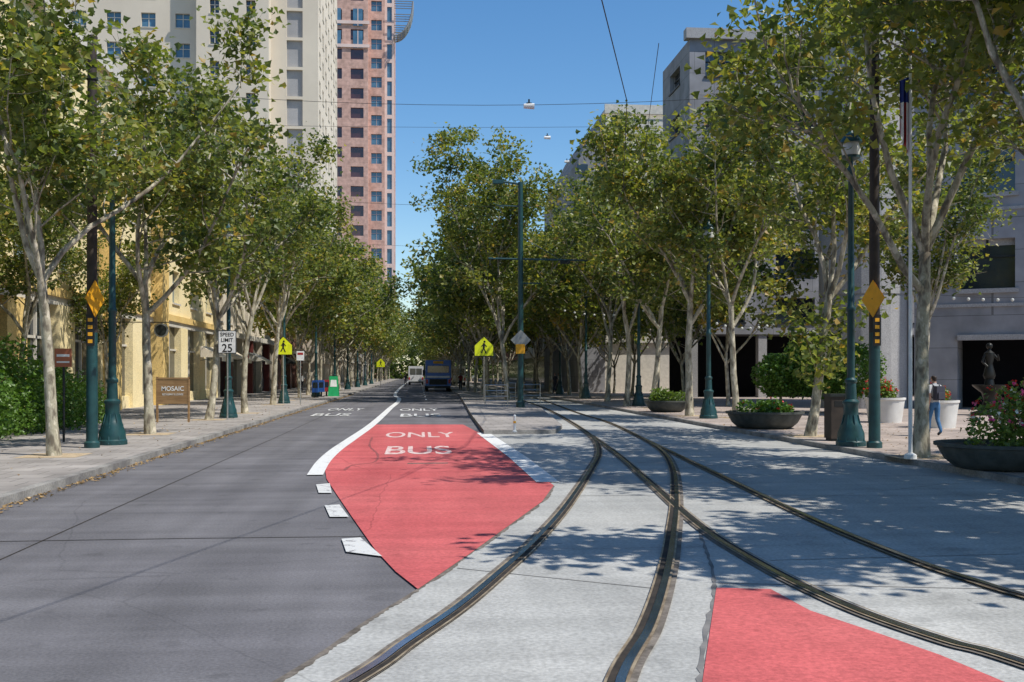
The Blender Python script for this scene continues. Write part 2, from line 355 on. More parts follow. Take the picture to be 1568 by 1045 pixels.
# sidewalks
b=B(); b.poly([(-60,-60),(-5.78,-60),(-5.78,420),(-60,420)],SW,'paver')
b.box(-5.78,-5.6,-60,420,-.02,SW+.005,'kerb'); b.obj('sidewalk')
b=B(); b.poly([(9.78,-60),(90,-60),(90,420),(9.78,420)],SW,'paverR'); b.box(9.6,9.78,-60,420,-.02,SW+.005,'kerb'); b.obj('plaza_sidewalk')
isl=[gp(741,666),gp(722,640),gp(710,618),(3.3,85),(3.4,300),(6.3,300),(6.2,72),gp(828,628),gp(842,641),gp(861,657),gp(850,665)]
b=B(); b.prism(isl,-.02,.13,'paver','kerb'); b.obj('traffic_island')
def leafcloud(P,size,rng,tint,up=.6,sizevar=.3):
    n=len(P); nrm=rng.normal(size=(n,3)); nrm[:,2]=np.abs(nrm[:,2])+up; nrm/=np.linalg.norm(nrm,axis=1)[:,None]
    a=np.cross(nrm,rng.normal(size=(n,3))); a/=np.linalg.norm(a,axis=1)[:,None]; c=np.cross(nrm,a)
    sz=size*(1+sizevar*rng.uniform(-1,1,n))[:,None]
    sh=[(0,-.5),(.5,-.22),(.24,.12),(0,.58),(-.24,.12),(-.5,-.22)]
    V=np.zeros((n,6,3))
    for i,(x,y) in enumerate(sh): V[:,i]=P+sz*(a*x+c*y+nrm*abs(x)*.35)
    F=np.array([[0,1,2,3],[0,3,4,5]])[None]+6*np.arange(n)[:,None,None]
    return V.reshape(-1,3),F.reshape(-1,4),np.repeat(tint,2)
def fastmesh(name,parts,mats,smooth=None):
    V=[];F=[];T=[];I=[];o=0
    for i,(v,f,t) in enumerate(parts):
        if len(v)==0: continue
        V.append(v);F.append(f+o);T.append(t);I.append(np.full(len(f),i));o+=len(v)
    V=np.concatenate(V);F=np.concatenate(F);T=np.concatenate(T);I=np.concatenate(I)
    me=bpy.data.meshes.new(name); me.vertices.add(len(V)); me.vertices.foreach_set('co',V.astype(np.float32).ravel())
    me.loops.add(F.size); me.loops.foreach_set('vertex_index',F.astype(np.int32).ravel())
    me.polygons.add(len(F)); me.polygons.foreach_set('loop_start',(np.arange(len(F))*4).astype(np.int32))
    try: me.polygons.foreach_set('loop_total',np.full(len(F),4,dtype=np.int32))
    except Exception: pass
    for m in mats: me.materials.append(M[m])
    me.polygons.foreach_set('material_index',I.astype(np.int32))
    me.polygons.foreach_set('use_smooth',(I==0) if smooth is None else np.full(len(F),smooth))
    at_=me.attributes.new('tint','FLOAT','FACE'); at_.data.foreach_set('value',T.astype(np.float32))
    me.update(calc_edges=True); me.validate(); return me
def link(name,me,loc=(0,0,0),rz=0,sc=1,parent=None):
    o=bpy.data.objects.new(name,me); bpy.context.collection.objects.link(o); o.location=loc; o.rotation_euler=(0,0,rz)
    o.scale=(sc,sc,sc) if not isinstance(sc,tuple) else sc
    if parent:o.parent=parent
    return o
rg=np.random.default_rng(3)
n=3600; y=rg.uniform(8,90,n); x=-5.57+np.abs(rg.normal(0,.10,n)); k=rg.uniform(0,1,n)<.2
x[k]=rg.uniform(-12,-5.9,k.sum()); z=np.where(x<-5.78,SW+.012,.015)
n2=700; x2=rg.uniform(9.8,16,n2); y2=rg.uniform(14,50,n2)
P=np.stack([np.r_[x,x2],np.r_[y,y2],np.r_[z,np.full(n2,SW+.012)]],1)
link('fallen_leaves',fastmesh('fallen_leaves',[leafcloud(P,.055,rg,rg.uniform(0,1,len(P)),up=3)],['litter'],False))
# ---------------------------------------------------------------- trees
def tree_mesh(name,seed,H=12,fork=3.2,spread=1.0,nl=5,per=85,leaf=.17,sig=.30,r0=.125,lean=(0,0),low=False,seg=8,ns=9,wide=1.0,fmin=.18):
    r=np.random.default_rng(seed); tubes=[]; tw=[]
    def path(p,d,L,ra,rb,k,wob,upb):
        pts=[np.array(p,float)]; rad=[ra]; d=np.array(d,float); d/=np.linalg.norm(d)
        for i in range(k):
            d=d+r.normal(0,wob,3)+np.array([0,0,upb]); d/=np.linalg.norm(d)
            pts.append(pts[-1]+d*L/k); rad.append(ra+(rb-ra)*(i+1)/k)
        tubes.append((pts,rad)); return pts,rad,d
    def dirv(az,tilt): return np.array([math.sin(tilt)*math.cos(az),math.sin(tilt)*math.sin(az),math.cos(tilt)])
    P,Rr,d=path((0,0,-.05),(lean[0],lean[1],1),fork,r0,r0*.75,5,.04,.02)
    tubes[-1][1][0]=r0*1.3
    LL=(H-fork)
    az0=r.uniform(0,6.28)
    limbs=[]
    for i in range(nl):
        az=az0+i*2*math.pi/nl+r.uniform(-.35,.35); tilt=(r.uniform(.30,.72))*spread
        if i==nl-1: tilt=r.uniform(.05,.2)
        L=LL*r.uniform(.58,.82)*(1.12 if i==nl-1 else 1)
        st=P[-1] if r.random()<.6 else P[-2]
        limbs.append(path(st,dirv(az,tilt),L,r0*.55,r0*.13,8,.12,.045)+(az,))
    for pts,rad,dd,az in limbs:
        for j in range(ns):
            f=fmin+.04+(.96-fmin)*(j+r.uniform(-.3,.3))/(ns-1); f=min(.99,max(fmin,f)); q=f*8; i=int(q); p=pts[i]+(pts[min(8,i+1)]-pts[i])*(q-i)
            a2=az+r.uniform(-1.7,1.7) if r.random()<.65 else r.uniform(0,6.28)
            L=LL*r.uniform(.17,.34)*(1.1-.45*f)*spread**.5*wide
            sp,sr,sd=path(p,dirv(a2,r.uniform(.4,1.4)),L,r0*.19,r0*.05,4,.16,.06)
            for t in range(4):
                g=r.uniform(.3,1); qq=g*4; ii=min(3,int(qq)); pp=sp[ii]+(sp[ii+1]-sp[ii])*(qq-ii)
                tp,tr,td=path(pp,dirv(r.uniform(0,6.28),r.uniform(.3,1.8)),r.uniform(.5,1.2),r0*.06,r0*.02,3,.2,-.03)
                tw.append(tp)
    if low:
        for j in range(9):
            p=P[2+(j%3)]; tp,tr,td=path(p,dirv(r.uniform(0,6.28),r.uniform(.5,1.1)),r.uniform(.9,1.7),.02,.006,3,.2,.0); tw.append(tp); tw.append(tp)
    C=[];T=[]
    for tp in tw:
        k=int(per*(r.uniform(.2,1.9) if r.random()>.12 else 0))
        if k<2: continue
        f=r.uniform(0,1,k)**.8*3; i=np.minimum(2,f.astype(int)); tpa=np.array(tp)
        c=tpa[i]+(tpa[i+1]-tpa[i])*(f-i)[:,None]+r.normal(0,sig,(k,3))*np.array([1,1,.75])
        C.append(c); T.append(np.clip(r.normal(.42,.2,k)+r.normal(0,.16),0,1))
    C=np.concatenate(C);T=np.concatenate(T)
    T=np.where(r.random(len(T))<.025,1.0,T)
    LV=leafcloud(C,leaf,r,T,up=.35)
    V=[];F=[];o=0
    for pts,rad in tubes:
        sg=seg if rad[0]>.04 else 4
        if rad[0]<.012: sg=3
        m=len(pts)
        for i in range(m):
            a=pts[max(0,i-1)];c=pts[min(m-1,i+1)]; dd=c-a; dd/=np.linalg.norm(dd)+1e-9
            u=np.cross(dd,[.31,.9,.2]); u/=np.linalg.norm(u)+1e-9; w=np.cross(dd,u)
            for k in range(sg):
                t=2*math.pi*k/sg; V.append(pts[i]+rad[i]*(u*math.cos(t)+w*math.sin(t)))
        for i in range(m-1):
            for k in range(sg): F.append((o+i*sg+k,o+i*sg+(k+1)%sg,o+(i+1)*sg+(k+1)%sg,o+(i+1)*sg+k))
        o+=m*sg
    return fastmesh(name,[(np.array(V),np.array(F),np.zeros(len(F))),LV],['bark','leaf'])
near=[tree_mesh('plane_tree_a',11,12,3.7,.95,5,46,.16,.27,lean=(.05,0)),
      tree_mesh('plane_tree_b',12,12,3.9,1.0,5,46,.16,.27,lean=(-.04,.02)),
      tree_mesh('plane_tree_c',13,12,3.5,1.0,6,40,.16,.27,lean=(.02,-.05)),
      tree_mesh('plane_tree_d',14,12,3.8,1.05,5,46,.16,.27)]
lowm=tree_mesh('plane_tree_l',13,12,3.5,.85,5,42,.16,.28,lean=(.05,-.03),low=True)
wide=tree_mesh('plane_tree_w',41,13,4.0,1.1,6,48,.16,.30,r0=.15,lean=(.03,0),ns=10,wide=1.15,fmin=.42)
shade=tree_mesh('plane_tree_shade',43,12,4.0,1.3,7,44,.22,.34,r0=.15,ns=11,wide=1.3,seg=6)  # wide dense crown, shaped to throw shadow from out of view
far=[tree_mesh('plane_tree_f%d'%i,20+i,12,2.9,1.2,6,28,.26,.38,seg=5,wide=1.25) for i in range(3)]
big=tree_mesh('plane_tree_big',31,12.5,2.8,.8,6,60,.14,.22,r0=.11,lean=(-.05,0),ns=10,wide=1.05)
META={-1:big,-2:wide,-3:lowm,-4:shade}
def tree(x,y,i,rz,sc,z=SW,f=False):
    me=(far if f else near)[i%(3 if f else 4)] if i>=0 else META[i]
    return link('plane_tree',me,(x,y,z),rz,sc)
wells=B()
def well(x,y): wells.poly([(x-.6,y-.6),(x+.6,y-.6),(x+.6,y+.6),(x-.6,y+.6)],SW+.004,'well')
for (u,v,i,rz,sc) in ((83,698,0,2.2,.97),(230,665,1,.4,1.08),(320,643,2,1.9,1.08),(375,633,3,4.0,1.1),(418,620,0,5.1,1.14)):
    x,y=gp(u,v,SW); tree(x,y,i,rz,sc); well(x,y)
tree(-8.3,13.5,1,3.6,1.0); well(-8.3,13.5); tree(-8.3,5,3,3.6,1.0)
y=66; k=0
while y<300:
    tree(-8.2+R.uniform(-.3,.3),y,k,R.uniform(0,6.28),R.uniform(1.08,1.22)*(1.15 if y>130 else 1),f=y>70); well(-8.2,y) if y<110 else None
    y+=R.uniform(7.5,9) if y<150 else 11; k+=1
for (x,y,i,sc) in ((-12.2,26.5,2,.78),(-12.5,34,0,.8),(-13,18.5,3,.8),(-12.6,44,1,.75)): tree(x,y,i,R.uniform(0,6),sc)
for (u,v,i,rz,sc) in ((1410,700,-2,2.6,1.05),(1240,668,-3,.9,1.08),(1127,640,1,2.0,1.1),(1056,637,0,3.3,1.22),(1000,625,1,4.4,1.25),(960,622,3,1.4,1.25)):
    x,y=gp(u,v,SW); tree(x,y,i,rz,sc); well(x,y)
for (x,y,i,rz,sc) in ((10.4,15.6,-2,.5,1.02),(10.9,9.6,-4,1.2,1.0),(15.0,13.5,-4,3.0,1.1),(15.5,6.5,-4,5.0,1.0),(20,40,3,2.4,1.0)): tree(x,y,i,rz,sc)  # shade-mesh trees are out of view, added to thicken the plaza shadow
y=62;k=0
while y<300:
    tree(11.3+R.uniform(-.3,.3),y,k,R.uniform(0,6.28),R.uniform(1.12,1.3),f=y>70)
    y+=R.uniform(7.5,9) if y<150 else 11; k+=1
for yy in (52,60,68,77,87): tree(16.0+R.uniform(-.5,.5),yy,k,R.uniform(0,6),R.uniform(.9,1.05),f=True); k+=1
x,y=gp(777,613,.13); tree(x,y,-1,.7,1.58,z=.13)
y=73
while y<300:
    tree(5.0+R.uniform(-.3,.3),y,k,R.uniform(0,6.28),R.uniform(1.1,1.28),z=.13,f=True); y+=9 if y<150 else 12; k+=1
wells.obj('tree_wells')
rr=np.random.default_rng(5); n=14000; P=np.stack([rr.uniform(-60,70,n),rr.uniform(318,340,n),rr.uniform(0,19,n)],1)
P[:,2]*=.78+.22*np.sin(P[:,0]*.6)*np.cos(P[:,0]*.23)
link('distant_trees',fastmesh('distant_trees',[leafcloud(P,1.2,rr,rr.uniform(0,.5,n))],['leaf'],False))
def shrubmesh(name,boxes,n,leaf,mats=('hedge',),flowers=0,seed=1,fsize=.07):
    r=np.random.default_rng(seed); C=[]
    for (cx,cy,cz,rx,ry,rz) in boxes:
        d=r.normal(size=(n,3)); d/=np.linalg.norm(d,axis=1)[:,None]; rad=r.uniform(.5,1.08,n)[:,None]**.6*(1+.13*np.sin(d[:,:1]*7+cx)*np.cos(d[:,1:2]*6))
        c=d*rad*np.array([rx,ry,rz])+np.array([cx,cy,cz]); c=c[c[:,2]>.03]; C.append(c)
    C=np.concatenate(C); parts=[leafcloud(C,leaf,r,np.clip(r.normal(.45,.22,len(C)),0,1),up=.3)]; mm=[mats[0]]
    for mname in mats[1:]:
        F=[]
        for (cx,cy,cz,rx,ry,rz) in boxes:
            d=r.normal(size=(flowers,3)); d[:,2]=np.abs(d[:,2]); d/=np.linalg.norm(d,axis=1)[:,None]
            f=d*np.array([rx,ry,rz])*1.06+np.array([cx,cy,cz])
            f=np.repeat(f,5,0)+r.normal(0,fsize*.4,(len(f)*5,3)); F.append(f)
        F=np.concatenate(F); parts.append(leafcloud(F,fsize,r,r.uniform(0,1,len(F)),up=.2)); mm.append(mname)
    return fastmesh(name,parts,mm,False)
bx=[]
for yy in np.arange(19,37,1.0):
    bx.append((-11.1+R.uniform(-.25,.25),yy,.5,.85,.9,.9+R.uniform(-.15,.35)))
link('hedge',shrubmesh('hedge',bx,1300,.10,seed=2),(0,0,SW))
bx=[(-12.4+R.uniform(-.4,.4),yy,1.1,1.1,1.3,1.3+R.uniform(-.4,.4)) for yy in np.arange(17,36,2.0)]
link('shrub_border',shrubmesh('shrub_border',bx,1500,.14,seed=3),(0,0,SW))
def planter(name,x,y,r,h,mat,veg,flow,seed,vh=.5,sides=24,straight=False,nf=9):
    e=bpy.data.objects.new(name,None); bpy.context.collection.objects.link(e); e.location=(x,y,SW)
    b=B()
    if straight: pr=[(r*.8,0),(r*.86,h*.4),(r*.95,h*.9),(r,h*.92),(r,h),(r*.9,h),(r*.88,h*.85)]
    else: pr=[(r*.6,0),(r*.72,.04),(r*.86,h*.35),(r*.97,h*.8),(r*.97,h*.86),(r*1.03,h*.88),(r*1.03,h),(r*.93,h),(r*.92,h*.86)]
    b.lathe(0,0,pr,mat,sides); b.lathe(0,0,[(r*.91,h*.82),(r*.90,h*.88)],'soil',sides)
    b.obj('bowl',smooth=True,parent=e)
    rr=random.Random(seed); bx=[(rr.uniform(-.55,.55)*r,rr.uniform(-.5,.5)*r,h+vh*.25,r*rr.uniform(.3,.5),r*rr.uniform(.3,.5),vh*rr.uniform(.45,1.1)) for _ in range(8)]
    link('plants',shrubmesh('plants',bx,300,.085*max(1,r),(veg,)+tuple(flow),nf if flow else 0,seed,.05*max(1,r)),parent=e)
    return e
x,y=gp(1530,718,SW); planter('flower_planter',x,y,1.05,.46,'bowl','shrub',('fred','fpink','fwhite'),5,.8,nf=6)
x,y=gp(1171,656,SW); planter('flower_planter',x,y,1.15,.52,'bowl','hedge',('fred',),6,.32,nf=3)
x,y=gp(1021,631,SW); planter('flower_planter',x,y,.95,.5,'bowl','shrub',(),7,.5)
x,y=gp(1355,647,SW); planter('white_flower_planter',x,y,.68,.85,'whiteplanter','shrub',('fred',),8,.5,16,True,16)
x,y=gp(1437,655,SW); planter('white_flower_planter',x,y,.62,.85,'whiteplanter','shrub',('fred',),9,.4,16,True,16)
bx=[(0,0,1.9,1.5,1.2,1.3),(1.6,.3,1.8,1.4,1.2,1.2),(-1.4,.4,1.6,1.1,1,.9)]
x,y=at(1250,44); cs=link('clipped_shrub',shrubmesh('clipped_shrub',bx,4000,.13,('hedge',),seed=12),(x,y,SW))
b=B(); b.cyl((0,0,0),(0,0,1.4),.08,.05,'bark'); b.cyl((1.6,.3,0),(1.6,.3,1.4),.08,.05,'bark'); b.cyl((-1.4,.4,0),(-1.4,.4,1.2),.07,.05,'bark'); b.obj('shrub_stems',parent=cs)
# ---------------------------------------------------------------- lamp posts
def lampmesh():
    b=B()
    b.lathe(0,0,[(.34,0),(.34,.10),(.31,.13),(.30,.30),(.25,.42),(.25,.46),(.20,.55),(.165,.70),(.165,.95),(.19,.98),(.19,1.03),(.13,1.08),(.115,1.45),(.14,1.48),(.14,1.53),(.09,1.58),(.085,3.1),(.11,3.13),(.11,3.2),(.08,3.24),(.06,6.3),(.09,6.34),(.09,6.42),(.05,6.48),(.05,6.6)],'green',16)
    b.lathe(0,0,[(.07,6.6),(.20,6.66),(.21,6.72)],'green',16)
    b.lathe(0,0,[(.19,6.72),(.22,6.85),(.17,7.02)],'lampglass',16)
    b.lathe(0,0,[(.26,7.02),(.25,7.06),(.16,7.18),(.06,7.26),(.02,7.42)],'green',16)
    for k in range(8):
        t=k*math.pi/4; b.cyl((.33*math.cos(t),.33*math.sin(t),.02),(.17*math.cos(t),.17*math.sin(t),.72),.025,.015,'green',5)
    return b
lm=lampmesh().obj('street_lamp',smooth=True); me=lm.data
first=True
LP=[gp(172,681,SW),gp(350,640,SW),gp(435,618,SW),(-7.3,76),(-7.3,93),(-7.3,110),(-7.3,128),(-7.3,146),(-7.3,166),gp(1303,683,SW),gp(1085,641,SW),gp(978,622,SW),(11.0,68),(11.2,82),(11.2,98),(11.2,115),(11.2,135)]
for p in LP:
    if first: lm.location=(p[0],p[1],SW); first=False
    else: link('street_lamp',me,(p[0],p[1],SW))
def tallpole(u,v,h,name='overhead_line_pole'):
    x,y=gp(u,v,SW); b=B()
    b.lathe(0,0,[(.17,0),(.17,.12),(.13,.16),(.12,2.6)],'green',14); b.lathe(0,0,[(.118,2.6),(.10,h-.3),(.10,h)],'browntop',14)
    b.lathe(0,0,[(.12,h),(.12,h+.08),(.04,h+.12)],'browntop',14)
    for z in (h-.9,h-.6): b.lathe(0,0,[(.13,z),(.13,z+.06)],'darkmetal',14)
    b.box(-.09,.09,-.14,-.118,2.3,3.0,'black')
    for i in range(4): b.box(-.05,.05,-.146,-.1405,2.36+i*.16,2.44+i*.16,'signamber')
    return b.obj(name,(x,y,SW),smooth=True),(x,y)
pl,PL=tallpole(141,686,9.2); pr_,PR=tallpole(1339,686,9.6)
for o in (pl,pr_):
    b=B(); s=.42; k=-1 if o is pl else 1; sx=-k
    def D4(e,m):
        cx_=sx*.13; dx=.20*s; dy=-.98*s*k
        b.add([(cx_-dx+e,-.2-dy,3.35),(cx_+e,-.2,3.35-s),(cx_+dx+e,-.2+dy,3.35),(cx_+e,-.2,3.35+s)],[(0,1,2,3)],m)
    D4(0,'signamber'); D4(-.012*sx,'signamber')
    b.cyl((0,0,3.35),(sx*.13,-.19,3.35),.02,.02,'darkmetal',6)
    b.obj('warning_sign_face',parent=o)
# overhead wires
b=B()
def span(p,q,z,sag,n=14,r=.006):
    P=[(p[0]+(q[0]-p[0])*i/n,p[1]+(q[1]-p[1])*i/n,z-sag*4*(i/n)*(1-i/n)) for i in range(n+1)]
    b.tube(P,r,'wire',4); return P
span(PL,PR,8.3,.45); span(PL,PR,7.5,.15,14,.004)
for p,q,z in [((-7.3,40),(11,40),8.6),((-7.3,53),(11.2,53),8.6),((-7.3,76),(11.2,76),9.0)]: span(p,q,z,.4,14,.007)
cwp=[cw(-2.5,-4),cw(-1,1),cw(.1,6.6),cw(1.0,11.7),cw(1.77,16.1),cw(2.55,24),(5.9,36),(6.6,54),(7.8,76),(7.9,200)]
P=[(p[0],p[1],6.0) for p in cwp]; b.tube(P,.008,'wire',4)
P=[(p[0]+.5,p[1],6.9) for p in cwp[4:]]; b.tube(P,.007,'wire',4)
b.obj('overhead_wires')
def hang(u,d,z,name='hanging_street_light'):
    x,y=at(u,d); b=B(); b.cyl((-.12,0,0),(.12,0,0),.055,.07,'signwhite',10); b.cyl((0,0,.04),(0,0,.16),.02,.02,'darkmetal',6); b.box(-.06,.06,-.03,.03,.04,.08,'darkmetal'); b.obj(name,(x,y,z),0,True)
hang(810,24,zat(163,24)); hang(838,40,zat(211,40)); hang(868,53,zat(248,53))
# ---------------------------------------------------------------- island pole with arms
x,y=gp(797,624,.13); H=zat(285,52.4)-.13; dd=52.4
b=B(); b.lathe(0,0,[(.22,0),(.22,.25),(.15,.32),(.14,4),(.12,H)],'green',14)
px=lambda n:n/1600*dd
b.cyl((0,0,H-.1),(-px(28),0,H+.02),.06,.05,'green'); b.box(-px(42),-px(26),-.16,.16,H-.1,H+.08,'green')
b.cyl((0,0,H-1.2),(-px(36),0,H-1.15),.035,.03,'green')
za=zat(400,dd)-.13; b.cyl((-px(48),0,za),(px(102),0,za-.05),.05,.045,'green'); b.box(px(60),px(75),-.1,.1,za-.22,za-.07,'darkmetal')
b.cyl((0,0,za-1.2),(px(30),0,za-1.2),.035,.03,'green'); b.cyl((px(98),0,za-.05),(px(98),0,za-.35),.03,.03,'darkmetal'); b.cyl((-px(46),0,za),(-px(46),0,za-.35),.03,.03,'darkmetal')
b.cyl((px(60),0,za),(0,0,za+1.1),.02,.02,'green',6)
zs=zat(522,dd)-.13; s=.5; b.add([(-s,-.17,zs),(0,-.17,zs-s),(s,-.17,zs),(0,-.17,zs+s)],[(0,1,2,3)],'signback')
zo=zat(535,dd)-.13; b.box(-.25,.2,-.2,-.18,zo-.25,zo+.22,'signamber')
b.obj('tram_signal_pole',(x,y,.13),0,True)
# ---------------------------------------------------------------- signs
def ped_sign(x,y,z0,zc,s,name='pedestrian_crossing_sign',pole=True,rz=0):
    e=bpy.data.objects.new(name,None); bpy.context.collection.objects.link(e); e.location=(x,y,z0); e.rotation_euler=(0,0,rz)
    b=B()
    if pole: b.cyl((0,0,0),(0,0,zc+s*.5),.035,.035,'stainless',8)
    def pent(k,yy,m): b.add([(-s*k,yy,zc-s*k*1.0),(s*k,yy,zc-s*k*1.0),(s*k,yy,zc+s*k*.1),(0,yy,zc+s*k*1.05),(-s*k,yy,zc+s*k*.1)],[(0,1,2,3,4)],m)
    pent(.99,-.04,'signback'); pent(1,-.046,'black'); pent(.94,-.05,'signyellow')
    yy=-.055; k=s
    def bar(x0,z0_,x1,z1,w):
        dx,dz=x1-x0,z1-z0_; l=math.hypot(dx,dz); nx,nz=-dz/l*w,dx/l*w
        b.add([((x0-nx)*k,yy,zc+(z0_-nz)*k),((x0+nx)*k,yy,zc+(z0_+nz)*k),((x1+nx)*k,yy,zc+(z1+nz)*k),((x1-nx)*k,yy,zc+(z1-nz)*k)],[(0,1,2,3)],'black')
    n=10; b.add([(k*(.05+.11*math.cos(i*.628)),yy,zc+k*(.5+.11*math.sin(i*.628))) for i in range(n)],[tuple(range(n))],'black')
    bar(0,.35,-.02,-.15,.11); bar(-.02,-.15,.22,-.7,.06); bar(-.02,-.15,-.28,-.65,.06)
    yy=-.058; bar(.02,.28,.28,-.02,.045); bar(0,.28,-.26,0,.045)
    b.obj('panel',parent=e); return e
x,y=at(434,57.5); ped_sign(x-.0,y,SW,zat(530,57.5)-SW,.5)
x,y=at(741,62); ped_sign(x,y,.13,zat(531,62)-.13,.58)
x,y=at(583,120); ped_sign(x,y,SW,zat(556,120)-SW,.5)
x,y=at(732,120); ped_sign(x,y,.13,zat(553,120)-.13,.5)
d=38; x,y=at(348,d); e=bpy.data.objects.new('speed_limit_sign',None); bpy.context.collection.objects.link(e); e.location=(x,y,SW); zc=zat(524,d)-SW
b=B(); b.cyl((0,0.05,0),(0,0.05,zc+.4),.03,.03,'stainless',8); b.box(-.33,.33,-.02,0,zc-.42,zc+.42,'signback'); b.box(-.325,.325,-.03,-.022,zc-.415,zc+.415,'black'); b.box(-.30,.30,-.035,-.031,zc-.39,zc+.39,'signwhite'); b.obj('panel',parent=e)
rx=(math.pi/2,0,0)
text('SPEED',.48,.14,'black',(0,-.04,zc+.27),rx,'word',e); text('LIMIT',.42,.14,'black',(0,-.04,zc+.07),rx,'word',e); text('25',.36,.3,'black',(0,-.04,zc-.22),rx,'number',e)
d=36; x,y=at(265,d); e=bpy.data.objects.new('restaurant_sign_board',None); bpy.context.collection.objects.link(e); e.location=(x,y,SW)
zb=zat(619,d)-SW; zt=zat(581,d)-SW
b=B(); b.box(-.5,.5,-.04,.04,max(.1,zb),zt,'wood'); b.box(-.56,-.5,-.05,.05,0,zt+.08,'wood'); b.box(.5,.56,-.05,.05,0,zt+.08,'wood'); b.box(-.56,.56,-.055,.055,zt+.003,zt+.06,'wood'); b.obj('board',parent=e)
text('MOSAIC',.75,.16,'signwhite',(0,-.045,zt-.32),rx,'lettering',e); text('RESTAURANT & LOUNGE',.7,.07,'signwhite',(0,-.045,zt-.52),rx,'lettering',e)
d=25.5; x,y=at(97,d); b=B(); z1=zat(534,d)-SW; b.box(-.2,.2,-.02,0,z1-.45,z1,'terra'); b.cyl((0,.03,0),(0,.03,z1),.03,.03,'darkmetal',8); b.box(-.15,.15,-.026,-.0205,z1-.2,z1-.14,'signwhite'); b.box(-.15,.15,-.026,-.0205,z1-.35,z1-.31,'signwhite'); b.obj('parking_sign',(x,y,SW))
d=56; x,y=at(460,d); b=B(); z1=zat(538,d)-SW; b.box(-.2,.2,-.03,-.01,z1-.5,z1,'signwhite'); b.box(-.15,.15,-.036,-.0305,z1-.2,z1-.08,'redpaint'); b.cyl((0,0.02,0),(0,0.02,z1),.03,.03,'stainless',8); b.obj('no_parking_sign',(x,y,SW))
d=42; x,y=at(247,d); z1=zat(506,d); b=B(); b.cyl((0,-.05,0),(0,.05,0),.28,.28,'signback',20); b.cyl((0,-.06,0),(0,-.051,0),.22,.22,'darkmetal',20); b.cyl((-2.2,0,.32),(.3,0,.32),.02,.02,'darkmetal',6); b.cyl((0,0,.27),(0,0,.33),.015,.015,'darkmetal',6); b.obj('round_shop_sign',(x,y,z1))
def newsbox(x,y,m,name='newspaper_box'):
    b=B(); b.box(-.22,.22,-.2,.2,.35,1.15,m); b.box(-.17,.17,-.206,-.2005,.65,1.05,'darkg'); b.cyl((0,0,.05),(0,0,.35),.06,.06,'darkmetal',8); b.box(-.2,.2,-.18,.18,0,.05,'darkmetal'); b.box(-.2,.2,-.17,.19,1.15,1.2,m); b.obj(name,(x,y,SW),0,bevel=.02)
for u,v,m in ((483,609,'bluepaint'),(492,608,'bluepaint'),(500,607,'redpaint')): newsbox(*gp(u,v,SW),m)
x,y=gp(511,607,SW); b=B(); b.add([(-.4,-.3,0),(.4,-.3,0),(.3,0,1.5),(-.3,0,1.5)],[(0,1,2,3)],'greenpaint'); b.add([(-.4,.3,0),(.4,.3,0),(.3,.01,1.5),(-.3,.01,1.5)],[(0,1,2,3)],'greenpaint'); b.cyl((-.3,0,1.5),(.3,0,1.5),.02,.02,'darkmetal',6); b.add([(-.25,-.175,.7),(.25,-.175,.7),(.2,-.08,1.2),(-.2,-.08,1.2)],[(0,1,2,3)],'signwhite'); b.obj('sandwich_board',(x,y,SW))
x,y=gp(1281,675,SW); b=B(); b.box(-.23,.23,-.23,.23,.06,1.1,'browntop'); b.box(-.26,.26,-.26,.26,1.1,1.17,'darkmetal'); b.box(-.2,.2,-.2,.2,0,.06,'darkmetal'); b.box(-.15,.15,-.236,-.2305,.85,1.0,'black'); b.obj('litter_bin',(x,y,SW),0,bevel=.015)
def railing(x,y,w,name='metal_railing'):
    b=B()
    b.cyl((-w/2,0,0),(-w/2,0,1.05),.025,.025,'stainless',8); b.cyl((w/2,0,0),(w/2,0,1.05),.025,.025,'stainless',8)
    for z in (1.05,.75,.45,.2): b.cyl((-w/2,0,z),(w/2,0,z),.02,.02,'stainless',8)
    b.obj(name,(x,y,.13))
for u,v,w in ((760,620,1.2),(812,618,1.1),(752,607,1.5),(775,612,1.2),(815,604,1.3)): railing(*gp(u,v,.13),w)
x,y=gp(788,662,.13); b=B(); b.lathe(0,0,[(.07,0),(.07,.03),(.04,.05),(.035,.42),(.045,.46),(.02,.5)],'signwhite',12); b.lathe(0,0,[(.038,.25),(.038,.32)],'signamber',12); b.obj('bollard',(x,y,.13),0,True)
# flagpole and flag
d=20.5; x,y=at(1394,d); b=B(); ht=zat(95,d); b.cyl((0,0,0),(0,0,ht),.04,.028,'signwhite',10); b.sph((0,0,ht+.06),.06,'signamber'); b.lathe(0,0,[(.12,0),(.12,.08),(.06,.12)],'signwhite',12)
z1=zat(128,d);z0=zat(250,d); N=8
for i in range(N):
    xa=-.03-.022*i; xb=xa-.022; off=.06*math.sin(i*1.9); off2=.06*math.sin((i+1)*1.9); zz=z0+.06*i
    zm=z1-.5
    b.add([(xa,off,zz),(xb,off2,zz+.06),(xb,off2,zm),(xa,off,zm)],[(0,1,2,3)],'redpaint' if i%2 else 'signwhite')
    b.add([(xa,off,zm),(xb,off2,zm),(xb,off2,z1-.01*i),(xa,off,z1-.01*i)],[(0,1,2,3)],'flagblue')
b.obj('flagpole',(x,y,SW),0,False)
d=42; x,y=at(1515,d); b=B()
b.lathe(0,0,[(.7,0),(.72,.1),(.35,.2),(.22,.6),(.3,.9),(.62,1.15),(.66,1.22),(.2,1.2),(.16,1.45)],'bronze',18)
b.lathe(0,0,[(.18,1.45),(.24,1.6),(.16,1.9),(.13,2.1),(.2,2.35),(.19,2.5),(.07,2.6),(.06,2.66)],'bronze',14); b.sph((0,0,2.78),.13,'bronze',12)
